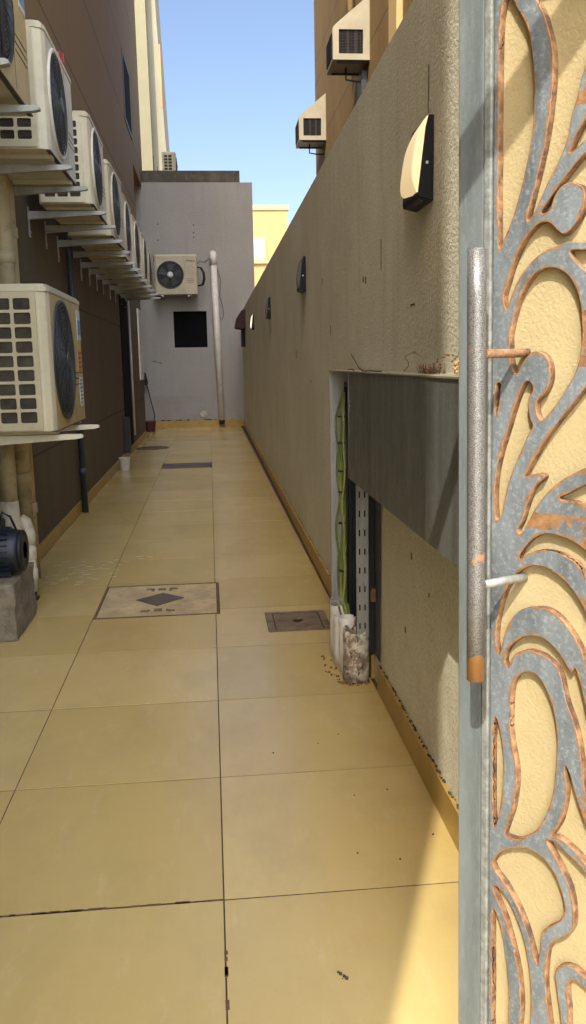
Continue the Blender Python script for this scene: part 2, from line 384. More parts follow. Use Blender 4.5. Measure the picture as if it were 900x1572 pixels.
HOLES=[
[(0.0709,1.6622),(0.0746,1.6919),(0.0838,1.7029),(0.0975,1.6822),(0.1101,1.6607),(0.1161,1.6467),(0.1221,1.6204),(0.1261,1.5863),(0.1272,1.5582),(0.125,1.5222),(0.118,1.4838),(0.1061,1.4424),(0.0938,1.4088),(0.0829,1.3893),(0.0726,1.3738),(0.07,1.4089),(0.0693,1.5569),(0.07,1.6427)],
[(0.1266,1.6978),(0.1407,1.6559),(0.1513,1.6207),(0.1544,1.5848),(0.1512,1.5445),(0.1452,1.507),(0.1356,1.4693),(0.1257,1.4366),(0.1174,1.4072),(0.1234,1.4064),(0.1347,1.4223),(0.1497,1.4486),(0.1659,1.4739),(0.177,1.4953),(0.1828,1.5213),(0.1917,1.5489),(0.1989,1.5737),(0.2105,1.5995),(0.2218,1.6272),(0.2236,1.6672)],
[(0.2155,1.5329),(0.1989,1.5126),(0.1857,1.4936),(0.1796,1.4797),(0.1886,1.4821),(0.2045,1.4913),(0.2256,1.4991),(0.2278,1.5276)],
[(0.0859,1.288),(0.08,1.3074),(0.0881,1.3313),(0.0945,1.3489),(0.1053,1.3688),(0.1177,1.3852),(0.1317,1.3967),(0.1438,1.3995),(0.1541,1.3967),(0.1645,1.3868),(0.1746,1.3799),(0.186,1.3856),(0.1986,1.4008),(0.2039,1.4193),(0.201,1.4335),(0.1863,1.4419),(0.1716,1.4409),(0.1602,1.43),(0.1538,1.4139),(0.1453,1.4102),(0.1394,1.4121),(0.1501,1.4258),(0.1698,1.4467),(0.189,1.4643),(0.2049,1.4764),(0.226,1.4858),(0.2311,1.4154),(0.2262,1.3725),(0.2078,1.3646),(0.1848,1.3683),(0.1649,1.3659),(0.1445,1.3603),(0.1271,1.3503),(0.1112,1.3354),(0.0979,1.3154),(0.0896,1.2961)],
[(0.0912,1.2501),(0.0931,1.219),(0.102,1.1986),(0.1104,1.2094),(0.1202,1.2217),(0.1327,1.2291),(0.147,1.2249),(0.156,1.2121),(0.1575,1.191),(0.1497,1.1727),(0.1392,1.1633),(0.1361,1.154),(0.1385,1.1417),(0.1451,1.1342),(0.1556,1.1423),(0.1726,1.1625),(0.1875,1.1837),(0.1961,1.1985),(0.2023,1.2175),(0.2058,1.2464),(0.2057,1.2504),(0.2033,1.2792),(0.1961,1.3054),(0.1825,1.3264),(0.1621,1.3383),(0.1379,1.3375),(0.1204,1.3242),(0.1062,1.3027),(0.0973,1.2788),(0.0919,1.2574)],
[(0.1834,1.3571),(0.2081,1.3557),(0.2298,1.3542),(0.2334,1.2832),(0.2185,1.3122),(0.2088,1.327),(0.1953,1.3395)],
[(0.1116,1.1799),(0.1188,1.1893),(0.128,1.1863),(0.1307,1.1755),(0.1247,1.1661),(0.123,1.1536),(0.1269,1.1381),(0.1315,1.1258),(0.1237,1.1129),(0.1128,1.09),(0.1018,1.0667),(0.0936,1.0465),(0.0869,1.0229),(0.0813,0.9957),(0.0774,0.9879),(0.0694,0.9892),(0.0672,1.0174),(0.0689,1.0508),(0.0765,1.0843),(0.0878,1.1174),(0.0989,1.1498),(0.1061,1.1689)],
[(0.2344,1.1971),(0.2127,1.181),(0.1964,1.1616),(0.1766,1.14),(0.1562,1.1146),(0.1387,1.0886),(0.1244,1.0654),(0.1171,1.0526),(0.1301,1.0579),(0.1472,1.0603),(0.1502,1.0543),(0.1376,1.0436),(0.1294,1.0306),(0.1215,1.0104),(0.115,0.9901),(0.1068,0.9758),(0.1138,0.9696),(0.1256,0.9882),(0.1382,1.0108),(0.1559,1.0334),(0.1767,1.0518),(0.1987,1.0649),(0.2156,1.0729),(0.2377,1.0837)],
[(0.1748,1.0292),(0.1892,1.0369),(0.2161,1.0519),(0.2384,1.06),(0.2414,1.0125),(0.217,1.0186),(0.1997,1.0258),(0.1825,1.0254)],
[(0.1119,0.9385),(0.1223,0.955),(0.1371,0.9687),(0.1552,0.9767),(0.1766,0.976),(0.1976,0.9712),(0.2185,0.9604),(0.2418,0.9427),(0.2448,0.897),(0.2195,0.9232),(0.2052,0.9395),(0.1878,0.9476),(0.1665,0.9522),(0.1448,0.9503),(0.1263,0.9425),(0.1143,0.9323)],
[(0.0753,0.7821),(0.071,0.8057),(0.0748,0.838),(0.0826,0.8673),(0.0942,0.8935),(0.1114,0.9151),(0.134,0.9273),(0.1561,0.9279),(0.1779,0.9188),(0.1957,0.9062),(0.2099,0.8899),(0.2208,0.8732),(0.2419,0.8274),(0.2503,0.7661),(0.2368,0.7711),(0.2229,0.7969),(0.2133,0.8203),(0.1972,0.8422),(0.1791,0.8592),(0.1573,0.8676),(0.1313,0.8638),(0.1123,0.8547),(0.0968,0.836),(0.0871,0.813),(0.0813,0.7872)],
[(0.0875,0.7747),(0.0914,0.7897),(0.1051,0.8069),(0.1243,0.8201),(0.147,0.8238),(0.1655,0.8183),(0.1839,0.803),(0.1986,0.7839),(0.2062,0.791),(0.2173,0.7613),(0.2289,0.7155),(0.2372,0.662),(0.2279,0.6114),(0.2234,0.6232),(0.2162,0.6712),(0.2064,0.7082),(0.1932,0.7376),(0.1809,0.779),(0.1623,0.7941),(0.1437,0.7994),(0.1247,0.798),(0.1053,0.7863),(0.0957,0.7663),(0.0896,0.7682)],
[(0.1276,0.7664),(0.1101,0.7546),(0.1005,0.7308),(0.0988,0.7019),(0.0983,0.6732),(0.1015,0.649),(0.1079,0.6224),(0.1114,0.5947),(0.1086,0.5608),(0.1029,0.5326),(0.0929,0.5023),(0.0921,0.4926),(0.0992,0.492),(0.1136,0.4945),(0.1295,0.5052),(0.1489,0.5245),(0.1638,0.5542),(0.1744,0.5904),(0.179,0.6375),(0.1801,0.6758),(0.1757,0.7085),(0.1678,0.7333),(0.1563,0.7538),(0.1429,0.7654)],
[(0.0703,0.6787),(0.0766,0.6734),(0.083,0.6501),(0.0875,0.6151),(0.0871,0.5782),(0.0833,0.5395),(0.0752,0.5024),(0.071,0.4968),(0.0682,0.5184),(0.067,0.5705),(0.0672,0.6448)],
[(0.1936,0.6428),(0.2011,0.6318),(0.2107,0.6046),(0.222,0.5783),(0.2291,0.5641),(0.251,0.5395),(0.2559,0.4903),(0.2307,0.5026),(0.2165,0.5135),(0.1981,0.5228),(0.1832,0.5268),(0.1739,0.5245),(0.1756,0.5307),(0.1865,0.5495),(0.1933,0.5769),(0.1963,0.6059),(0.192,0.6319)],
[(0.1654,0.5125),(0.1802,0.4933),(0.1975,0.4692),(0.2072,0.4488),(0.2122,0.4227),(0.2121,0.3974),(0.2015,0.3771),(0.183,0.3579),(0.1718,0.3386),(0.1677,0.3099),(0.1671,0.2792),(0.1717,0.2438),(0.1803,0.2031),(0.1977,0.2067),(0.1929,0.2493),(0.1877,0.2801),(0.184,0.3081),(0.1951,0.3249),(0.2137,0.3308),(0.2354,0.3252),(0.2608,0.3204),(0.2598,0.4749),(0.2311,0.4905),(0.2059,0.5051),(0.1872,0.5144),(0.174,0.5174)],
[(0.2069,0.3028),(0.2178,0.313),(0.2359,0.309),(0.2615,0.2992),(0.2664,0.2515),(0.2146,0.2177),(0.2079,0.2587),(0.2043,0.2864)],
[(0.0702,0.439),(0.0786,0.4544),(0.0932,0.4686),(0.1137,0.4804),(0.1338,0.4868),(0.1535,0.4848),(0.1691,0.4774),(0.1827,0.4621),(0.1925,0.4416),(0.1975,0.4223),(0.1952,0.4066),(0.1861,0.3909),(0.1673,0.3717),(0.159,0.356),(0.1581,0.3386),(0.1557,0.3183),(0.1536,0.3026),(0.1466,0.3132),(0.1381,0.339),(0.1255,0.3666),(0.1108,0.3896),(0.0939,0.408),(0.0768,0.4209),(0.0694,0.431)],
[(0.0727,0.3977),(0.0834,0.3971),(0.1005,0.3844),(0.1153,0.3613),(0.128,0.3335),(0.1367,0.2999),(0.1413,0.264),(0.1427,0.2259),(0.1387,0.1682),(0.1222,0.1574),(0.1248,0.2148),(0.1186,0.2701),(0.1076,0.3108),(0.0946,0.3465),(0.0815,0.371),(0.0719,0.3876)],
[(0.0695,0.3571),(0.0774,0.3493),(0.0884,0.3199),(0.0962,0.2769),(0.1009,0.2321),(0.1013,0.2003),(0.0968,0.1408),(0.0714,0.1243),(0.0689,0.221),(0.0682,0.301),(0.0679,0.3405)],
[(0.0689,1.1858),(0.0767,1.1859),(0.0757,1.1683),(0.072,1.1458),(0.0685,1.1408),(0.0671,1.1682)]]

# ------------------------------------------------------------------ the setting
g = MB(); g.face([(-400,-400,-.03),(400,-400,-.03),(400,400,-.03),(-400,400,-.03)])
tag(g.build('ground', M['ground']), kind='structure')
# tiled floor : grout bed + single tiles (one mesh, tiny gaps and height differences)
g = MB(); g.box(-1.5,3.2,-3.6,17.2,-.028,-.0016)
bed = tag(g.build('floor_bed', M['grout']), kind='structure')
g = MB(); tints = []
cols = [(-1.48,-1.212),(-1.212,-.6105),(-.6105,-.009),(-.009,.588),(.588,1.19),(1.19,1.79),(1.79,2.4),(2.4,3.0)]
GAPS = {0:.0055}
cuts = [(-.612,.012,4.125,4.745), (.232,.527,3.79,4.105), (-.606,-.02,10.25,10.83)]
for ci,(a,b) in enumerate(cols):
    for k in range(-9,26):
        y0 = 1.812+.6*k; y1 = y0+.6
        if ci >= 4 and y0 > 1.2: continue
        rects = [(a+.0013, b-.0013, y0+.0024+(.0025 if k==0 and ci<3 else 0), y1-.0024)]
        for (cx0,cx1,cy0,cy1) in cuts:
            nr = []
            for (x0,x1,q0,q1) in rects:
                if x1 <= cx0 or x0 >= cx1 or q1 <= cy0 or q0 >= cy1: nr.append((x0,x1,q0,q1)); continue
                if q0 < cy0: nr.append((x0,x1,q0,cy0))
                if q1 > cy1: nr.append((x0,x1,cy1,q1))
                m0,m1 = max(q0,cy0), min(q1,cy1)
                if x0 < cx0: nr.append((x0,cx0,m0,m1))
                if x1 > cx1: nr.append((cx1,x1,m0,m1))
            rects = nr
        h = random.uniform(-.0005,.0007); tl = (random.uniform(-.0011,.0011), random.uniform(-.0011,.0011)); tn = random.random()
        for (x0,x1,q0,q1) in rects:
            if x1-x0 < .012 or q1-q0 < .012: continue
            e = .0006; mx,my = (a+b)/2,(y0+y1)/2
            zz = lambda x,y: h+(x-mx)*tl[0]*2+(y-my)*tl[1]*2
            top = [g.bm.verts.new((x,y,zz(x,y))) for x,y in ((x0+e,q0+e),(x1-e,q0+e),(x1-e,q1-e),(x0+e,q1-e))]
            low = [g.bm.verts.new((x,y,-.006)) for x,y in ((x0,q0),(x1,q0),(x1,q1),(x0,q1))]
            fs = [g.bm.faces.new(top)]+[g.bm.faces.new((low[i],low[(i+1)%4],top[(i+1)%4],top[i])) for i in range(4)]
            tints += [tn]*len(fs)
fl = g.build('floor', M['tile'])
at = fl.data.attributes.new('tint','FLOAT','FACE')
for i,v in enumerate(tints): at.data[i].value = v
tag(fl, kind='structure')

# ------------------------------------------------------------------ buildings and walls
HL = 11.2
lb = thing('apartment_building', 'tall building clad in dark brown panels along the left of the passage', 'building', (-1.13,0,0))
def P(g, name, mat, par, **k):      # build mesh made in world coordinates under a thing at par.location
    o = g.build(name, mat, par, **k); o.matrix_parent_inverse = Matrix.Translation(-Vector(par.location)) if par.parent is None and par.rotation_euler.z == 0 else par.matrix_world.inverted(); return o
g = MB()
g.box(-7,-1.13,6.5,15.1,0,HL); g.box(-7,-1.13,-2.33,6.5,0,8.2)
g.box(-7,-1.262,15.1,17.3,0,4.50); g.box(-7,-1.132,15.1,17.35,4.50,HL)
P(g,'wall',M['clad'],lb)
g = MB(); g.box(-1.129,-1.1165,-2.33,15.0,.002,.10,bev=.002); g.box(-1.261,-1.249,15.1,16.93,.002,.10,bev=.002)
P(g,'skirting',M['skirt'],lb)
def wall_window(y0,y1,z0,z1):
    g = MB(); g.box(-1.15,-1.118,y0,y1,z0,z0+.05); g.box(-1.15,-1.118,y0,y1,z1-.05,z1); g.box(-1.15,-1.118,y0,y0+.05,z0+.05,z1-.05); g.box(-1.15,-1.118,y1-.05,y1,z0+.05,z1-.05)
    w = P(g,'window',M['dark_metal'],lb)
    g = MB(); g.box(-1.145,-1.125,y0+.05,y1-.05,z0+.05,z1-.05); p = g.build('pane',M['hole_dark'],w)
for a in ((13.9,15.1,4.86,5.86),): wall_window(*a)
g = MB(); g.box(-1.135,-1.119,11.55,12.55,.12,2.12,bev=.004)
d = P(g,'door',M['hole_dark'],lb)
g = MB(); g.box(-1.135,-1.105,14.35,14.95,.98,2.12,bev=.004)
P(g,'window_shutter',M['pvc_white'],lb)

# right boundary wall, very slightly out of parallel
def rx(y): return .582+(y-2.0)*.0046
rw = thing('boundary_wall', 'long stippled plaster boundary wall on the right with four wedge lamps', 'wall', (.6,1.5,0))
g = MB()
def skewbox(g, x0o,x1o, y0,y1, z0,z1, n=1, m=None):
    for i in range(n):
        a = y0+(y1-y0)*i/n; b = y0+(y1-y0)*(i+1)/n
        vs = [g.bm.verts.new((rx(y)+xo,y,z)) for z in (z0,z1) for y in (a,b) for xo in (x0o,x1o)]
        for idx in ((0,1,3,2),(4,6,7,5),(0,4,5,1),(2,3,7,6),(0,2,6,4),(1,5,7,3)):
            f = g.bm.faces.new([vs[j] for j in idx]); f.material_index = g.mi(m)
skewbox(g,.014,.20,1.5,19.0,0,2.205)
g.box(rx(1.5)+.2,3.4,1.5,1.7,0,2.203)
P(g,'wall',M['plaster'],rw)
g = MB(); skewbox(g,0,.0125,3.14,16.93,.002,.10); 
skewbox(g,0,.0125,1.5,3.02,.002,.10)
P(g,'skirting',M['skirt'],rw)
g = MB()
for i in range(170):      # crumbs of dirt and mortar sitting on the skirting
    y = random.choice([random.uniform(1.6,3.0), random.uniform(3.2,9)]); r = random.uniform(.0015,.0045)
    x = rx(y)+random.uniform(.006,.012); c = Vector((x,y,.10+r*.5))
    bmesh.ops.create_icosphere(g.bm, subdivisions=1, radius=r, matrix=Matrix.Translation(c) @ Matrix.Diagonal((1,random.uniform(1,3.5),.8,1)))
P(g,'grime',M['grime'],rw)
g = MB(); 
for (y,z,w,h) in ((3.0,1.53,.004,.10),(3.35,1.52,.018,.02),(3.30,1.51,.012,.026),(4.3,1.35,.004,.05),(4.6,1.62,.006,.03),(5.2,1.1,.01,.012),(2.5,1.38,.05,.004),(2.52,.62,.006,.02),(2.3,.56,.005,.012),(2.6,.36,.006,.02),(3.9,.8,.008,.014),(6.1,1.25,.006,.06),(2.35,1.86,.004,.12)):
    g.box(rx(y)+.0120,rx(y)+.0142,y,y+w,z,z+h)
P(g,'scuff_marks',M['grime'],rw)

# back annex
bk = thing('annex_building', 'plain grey rendered annex closing the far end of the passage', 'building', (0,17,0))
g = MB(); 
X0,X1,Z1,YB = -1.262,.926,4.565,16.95
wx0,wx1,wz0,wz1 = -.645,-.012,1.537,2.220
g.box(X0,wx0,YB,20,0,Z1); g.box(wx1,X1,YB,20,0,Z1); g.box(wx0,wx1,YB,20,0,wz0); g.box(wx0,wx1,YB,20,wz1,Z1); g.box(wx0,wx1,YB+.25,20,wz0,wz1)
P(g,'wall',M['back_plaster'],bk)
g = MB(); g.box(wx0,wx1,YB+.10,YB+.12,wz0,wz1); P(g,'window_opening',M['hole_dark'],bk)
g = MB(); g.box(-1.12,.700,YB+.12,19.6,Z1+.001,4.80); P(g,'parapet',M['parapet'],bk)
g = MB(); g.box(-1.249,rx(16.9)+.014,YB-.013,YB-.001,.002,.135,bev=.002); P(g,'skirting',M['skirt'],bk)
for px,pz in ((-.86,3.82),(-.87,3.53),(-.20,3.80),(-.20,3.66),(-.20,3.58)):
    g = MB(); g.lathe([(.012,0),(.012,.004)],(px,YB-.004,pz),'y',seg=8); P(g,'drill_hole',M['hole_dark'],bk)

g = MB()
for (x,z,w,h) in ((-1.08,1.28,.05,.012),(-1.03,1.265,.012,.04),(-1.01,1.265,.03,.010),(-.975,1.25,.012,.03),(-.955,1.255,.05,.01),(-.93,1.24,.03,.01)):
    g.box(x,x+w,YB-.0025,YB-.0005,z,z+h)
P(g,'scribble',M['ink'],bk)
g = MB()
for i in range(26):
    x = random.choice([random.uniform(-1.0,-.6), random.uniform(-.15,.15), random.uniform(-1,.5)]); w = random.uniform(.01,.06)
    g.box(x,x+w,YB-.016,YB-.002,.136,.136+random.uniform(.006,.022),bev=.002)
P(g,'grime',M['grime'],bk)
g = MB(); g.box(-1.1,-.1,YB-.0024,YB-.0008,.15,.62); P(g,'patch',simple('slightly_darker_patch',(.285,.27,.26),.85,0,.08,3),bk)
g = MB(); g.lathe([(.07,0),(.075,-.004),(.05,-.006)],(-.14,YB,.25),'y',seg=20); P(g,'filler_patch',simple('white_filler',(.42,.40,.36),.9,0,.2,20),bk)

# cream block behind
cb = thing('cream_building', 'tall pale cream building rising behind the annex on the left', 'building', (-3,25,0))
g = MB()
def taper(g, x0,x1a,x1b,y0,y1,z0,z1,m):
    vs = [g.bm.verts.new(p) for p in ((x0,y0,z0),(x1a,y0,z0),(x1a,y1,z0),(x0,y1,z0),(x0,y0,z1),(x1b,y0,z1),(x1b,y1,z1),(x0,y1,z1))]
    for idx in ((0,1,5,4),(1,2,6,5),(2,3,7,6),(3,0,4,7),(4,5,6,7),(3,2,1,0)): g.bm.faces.new([vs[j] for j in idx]).material_index = g.mi(m)
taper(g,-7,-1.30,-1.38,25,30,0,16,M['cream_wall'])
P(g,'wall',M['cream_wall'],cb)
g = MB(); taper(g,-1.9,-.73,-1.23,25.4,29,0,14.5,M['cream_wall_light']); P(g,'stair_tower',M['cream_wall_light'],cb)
g = MB(); g.box(-1.06,-1.02,25.385,25.40,8.2,9.8); P(g,'crack',M['sticker_orange'],cb)

# far yellow house
fb = thing('yellow_house', 'sunlit warm yellow house far beyond the annex', 'building', (5,40,0))
g = MB(); g.box(-1,3.76,40,50,0,7.93); P(g,'wall',M['far_wall'],fb)
g = MB(); g.box(-1.05,3.80,39.94,50.05,7.93,8.14); P(g,'cornice',M['far_trim'],fb)
g = MB(); g.box(1.5,2.75,39.93,39.999,5.70,6.80); w = P(g,'window',M['far_trim'],fb)
g = MB(); g.box(1.6,2.67,39.915,39.93,5.78,6.69); g.build('pane',M['far_glass'],w)
g = MB(); g.box(1.45,2.80,39.88,39.999,5.62,5.70); g.build('sill',M['far_trim'],w)
for i in range(9):
    pass
# right neighbour
rb = thing('neighbour_building', 'tall ochre brown clad building behind the boundary wall on the right', 'building', (2.1,5,0))
g = MB(); g.box(2.1,9,4.5,16.6,0,9.5); P(g,'wall',M['clad_right'],rb)
g = MB(); g.box(2.03,2.10,9.35,9.75,0,9.5,bev=.01); P(g,'pilaster',M['far_wall'],rb)

# added unseen portal over the gate, put in to cast the band shadow
pf = thing('added_portal', 'added unseen steel portal casting a band shadow on the ornate gate', 'portal', (0,.42,0))
g = MB(); g.box(-1.129,-1.06,.38,.45,0,2.70,bev=.004); g.box(.98,1.05,.38,.45,0,2.70,bev=.004); g.box(-1.06,.98,.39,.435,2.495,2.54,bev=.004)
P(g,'added_portal_frame',M['gate_stile'],pf)

# ------------------------------------------------------------------ ornate gate leaf
GA = math.atan2(-.819,.574)
gate = thing('ornate_gate', 'open metal gate leaf with rusty grey scrollwork over a cream sheet', 'gate', (.375,1.27,0), GA)
# the leaf sags a little
gate.rotation_euler = (0,-.0176,GA); gate.location = (.375+.574*.0154,1.27-.819*.0154,0)
# local: x along leaf (s), y = -normal side?, z up.   visible side is local -y
def on_gate(g, name, mat, par=None): 
    o = g.build(name, mat, par or gate); return o
SL = .97
g = MB(); g.box(0,.0455,.0,.045,.04,2.16,bev=.0025,seg=2); g.box(SL-.05,SL,0,.045,.04,2.16,bev=.0025); g.box(.0475,SL-.05,0,.045,.04,.085,bev=.002); g.box(.0475,SL-.05,0,.045,2.11,2.16,bev=.002)
on_gate(g,'gate_frame',M['gate_stile'])
g = MB(); g.box(.0475,.0600,-.003,.012,.086,2.109,bev=.002); on_gate(g,'edge_strip',simple('pale_worn_strip',(.20,.215,.20),.5,0,.25,60,.3,200,(.10,.10,.09,1),.7))
g = MB(); g.box(.0475,SL-.05,.0127,.040,.086,2.109); on_gate(g,'backing_sheet',M['cream_sheet'])
allh = []
def inside(h): return h
for h in HOLES:
    hs = smooth_loop(h,4); allh.append(inside(hs))
for h in list(allh):
    allh.append([(.585-x,y) for x,y in h][::-1])
n0 = len(HOLES)
for h in allh[:n0]:
    q = [(x+.555,y) for x,y in h]
    if max(p[0] for p in q) < .91: allh.append(q)
for h in list(allh):
    if max(p[1] for p in h) < .47: allh.append([(x,y+1.62) for x,y in h])
plate = outline_sheet('scroll_plate', [(.063,.088),(SL-.052,.088),(SL-.052,2.107),(.063,2.107)], allh, .0125, [M['gate_front'],M['rust']], gate, bevel=.0014)
# stand the sheet up: curve xy -> gate x,z ; thickness toward the viewer (-y)
plate.data.transform(Matrix(((1,0,0,0),(0,0,-1,.0125),(0,1,0,0),(0,0,0,1))))
plate.data.update()
# rim attribute : finer triangulated front with distance to the nearest cut edge
bm = bmesh.new(); bm.from_mesh(plate.data); bmesh.ops.remove_doubles(bm, verts=bm.verts, dist=.00002)
bmesh.ops.triangulate(bm, faces=bm.faces)
for it in range(7):
    es = [e for e in bm.edges if e.calc_length() > .0065 and e.verts[0].co.x < .30 and e.verts[1].co.x < .30]
    if not es: break
    bmesh.ops.subdivide_edges(bm, edges=es, cuts=1, use_grid_fill=False); bmesh.ops.triangulate(bm, faces=bm.faces)
    if len(bm.verts) > 90000: break
from mathutils.kdtree import KDTree
segs = []
for h in allh[:n0]:
    for i in range(len(h)):
        a = Vector(h[i]); b = Vector(h[(i+1)%len(h)]); n = max(1,int((b-a).length/.0015))
        for j in range(n): segs.append(a.lerp(b,j/n))
kd = KDTree(len(segs))
for i,p in enumerate(segs): kd.insert((p.x,p.y,0),i)
kd.balance()
bmesh.ops.recalc_face_normals(bm, faces=bm.faces)
bm.to_mesh(plate.data); bm.free()
ra = plate.data.attributes.new('rim','FLOAT','POINT')
for v in plate.data.vertices:
    d = kd.find((v.co.x,v.co.z,0))[2]; ra.data[v.index].value = max(0,1-d/.0055) if v.co.x < .30 else 0
for p in plate.data.polygons: p.material_index = 0 if abs(p.normal.y) > .5 else 1
# handle : long hammered pipe on two stand-offs
HX,HY = .092,-.075
g = MB(); g.tube([(HX,HY,z) for z in (.765,.9,1.1,1.3,1.3665)], .0128, seg=24); 
hd = on_gate(g,'handle',M['hammer'])
for z,m in ((1.228,M['rust']),(.905,M['galv_light'])):
    g = MB(); g.tube([(HX+.006,HY+.010,z),(.114,.012,z)],.0062,seg=14); on_gate(g,'handle_standoff',m,hd)

# ------------------------------------------------------------------ split outdoor units
def ac_unit(name, label, L, D, H, fan_r, rows=9, gcols=3, front=None, group=None, sticker=False, lod=1, ridge=.010):
    """local: x along the front (fan at the left), front at y=0 facing -y, body to y=D, z up"""
    front = front or M['ac_front']
    t = thing(name, label, 'air conditioner', group=group)
    # body with chamfered front left / right corners
    c = .045
    g = MB(); prof = [(0,c*.9),(c*.35,c*.25),(c,0),(L-c,0),(L-c*.35,c*.25),(L,c*.9),(L,D),(0,D)]
    g.prism([(x,y) for x,y in prof], 0.004, H-.03, 2)
    bmesh.ops.bevel(g.bm, geom=[e for e in g.bm.edges], offset=.003, segments=1, affect='EDGES')
    g.build('casing', M['ac_white'], t)
    g = MB(); g.box(c+.004,L-c-.004,-.0006,.004,.006,H-.036); g.build('front_panel', front, t)
    g = MB(); g.prism([(-.004,c*.8),(c*.25,c*.12),(c,-.004),(L-c,-.004),(L-c*.25,c*.12),(L+.004,c*.8),(L+.004,D+.004),(-.004,D+.004)], H-.032, H, 2)
    bmesh.ops.bevel(g.bm, geom=[e for e in g.bm.edges if abs(e.verts[0].co.z-H)<.002 and abs(e.verts[1].co.z-H)<.002], offset=.012, segments=2, affect='EDGES')
    g.build('top_lid', M['ac_white'], t)
    # side grille at x=0 : coil and punched sheet
    gw0, gw1 = c+.012, D-.012
    g = MB(); g.box(-.0015,.004,gw0,gw1,.03,H-.05)
    n = int((H-.08)/.009)
    for i in range(n): 
        z = .035+i*.009; g.box(-.004,-.0015,gw0+.01,gw1-.01,z,z+.003)
    g.build('coil', M['fins'], t)
    cw = (gw1-gw0-.03)/gcols; rh = (H-.095)/rows
    holes = [rrect(gw0+.018+i*cw, gw0+.018+(i+1)*cw-.014, .045+j*rh, .045+(j+1)*rh-.0125, .008, 3) for i in range(gcols) for j in range(rows)]
    s = outline_sheet('side_grille', rrect(gw0-.006,gw1,.012,H-.034,.006,2), holes, .007, [M['ac_white'],M['ac_white']], t)
    s.data.transform(Matrix(((0,0,-1,-.004),(1,0,0,0),(0,1,0,0),(0,0,0,1)))); s.data.update()
    # fan
    fx, fz = c+.02+fan_r, H*.5-.005
    g = MB(); g.lathe([(fan_r+.016,0),(fan_r+.014,-.012),(fan_r+.004,-ridge),(fan_r-.004,-ridge+.002),(fan_r-.008,-.001)],(fx,-.0005,fz),'y',seg=48,cap=False)
    g.build('fan_ring', M['fan'] if front is M['ac_yellow'] or lod==0 else front, t)
    g = MB(); g.lathe([(fan_r-.002,-.0008),(fan_r-.002,-.003)],(fx,0,fz),'y',seg=48); fan = g.build('fan', M['black'], t)
    g = MB()
    for k in range(5):
        a = 2*math.pi*k/5; pts = []
        for (rr,da) in ((.06,0),(fan_r*.9,-.15),(fan_r*.92,.55),(.06,.7)): pts.append((fx+rr*math.cos(a+da),-.006-(.004 if da>.3 else 0),fz+rr*math.sin(a+da)))
        g.face(pts)
    g.lathe([(.055,-.004),(.055,-.012),(.02,-.014)],(fx,0,fz),'y',seg=20)
    g.build('blades', M['fan'], fan)
    g = MB(); nr = 13 if lod else 8
    for i in range(nr):
        r = fan_r*(.16+.80*i/(nr-1)); bul = ridge+.010*(1-(r/fan_r)**2)
        pts = [(fx+r*math.cos(2*math.pi*k/40),-bul,fz+r*math.sin(2*math.pi*k/40)) for k in range(41)]
        g.tube(pts,.0015 if i%3 else .0022,seg=4,cap=False)
    for k in range(20):
        a = 2*math.pi*k/20; pts = []
        for i in range(7):
            r = fan_r*(.14+.85*i/6); b = a+.5*(i/6); pts.append((fx+r*math.cos(b),-(ridge+.012*(1-(r/fan_r)**2)),fz+r*math.sin(b)))
        g.tube(pts,.0012,seg=4,cap=False)
    g.lathe([(.035,0),(.038,-.004),(.03,-.008)],(fx,-ridge-.010,fz),'y',seg=20)
    gd = g.build('fan_guard', M['wire'], t)
    # service panel : seam, louvre slits, labels
    sx = fx+fan_r+.03
    g = MB(); g.box(sx,sx+.002,-.0015,.001,.02,H-.04)
    for j in range(3): g.box(sx+.03,L-.07,-.0015,.001,H*.30+j*.03,H*.30+j*.03+.006)
    g.box(.006,L-.01,-.001,.02,.001,.0038)
    g.build('seam', M['ink'], t)
    if sticker:
        g = MB(); g.box(L-.17,L-.055,-.0026,-.0006,H*.66,H*.90,m=M['sticker_white']); g.box(L-.165,L-.06,-.0034,-.0026,H*.70,H*.82,m=M['sticker_blue'])
        g.build('energy_label', None, t)
        if sticker == 2:
            g = MB(); g.box(L-.20,L-.06,-.0026,-.0006,H*.40,H*.58,m=M['sticker_orange'])
            for j in range(4): g.box(L-.19,L-.07-random.uniform(0,.05),-.0034,-.0026,H*.55-j*.025,H*.55-j*.025+.006,m=M['ink'])
            g.box(L-.19,L-.07,-.0026,-.0006,H*.12,H*.36,m=M['sticker_white'])
            for j in range(7): g.box(L-.185,L-.08-random.uniform(0,.05),-.0034,-.0026,H*.33-j*.02,H*.33-j*.02+.005,m=M['ink'])
            g.build('warning_label', None, t)
    # feet rails
    for fx0 in (.10, L-.18):
        g = MB(); g.box(fx0,fx0+.07,.01,D-.02,-.016,.004,bev=.002)
        g.build('foot_rail', M['ac_white'], t)
    g = MB(); 
    for sx_,sz_ in ((.02,.02),): g.lathe([(.005,0),(.004,-.002)],(0,c+.01+.03,sz_),'x',seg=8)
    g.build('screw', M['dark_metal'], t)
    return t
def bracket(name, label, y, xtip, xwall, ztop, group, drop=.20, mat=None):
    """cantilever arm from the wall plus the upright wall plate"""
    t = thing(name, label, 'bracket', (xwall,y,ztop), 0, group)
    L = xtip-xwall; g = MB()
    g.prism([(0,0),(L-.012,0),(L,-.006),(L,-.016),(L-.03,-.022),(0,-.05)], -.017, .017, 1)
    g.build('arm', mat or M['bracket'], t)
    g = MB(); g.box(.001,.006,-.024,.024,-drop,.03,bev=.001)
    for z in (-.03,-drop+.03): g.lathe([(.009,.006),(.008,.013)],(0,0,z),'x',m=M['dark_metal'],seg=6)
    g.mats = g.mats or [M['bracket']]
    if M['bracket'] not in g.mats: g.mats.append(M['bracket'])
    o = g.build('wall_plate', None, t)
    # box faces carry index 0 : put the bracket enamel first
    o.data.materials.clear(); o.data.materials.append(M['bracket'])
    return t
RAILG = 'wall brackets under the row of outdoor units'
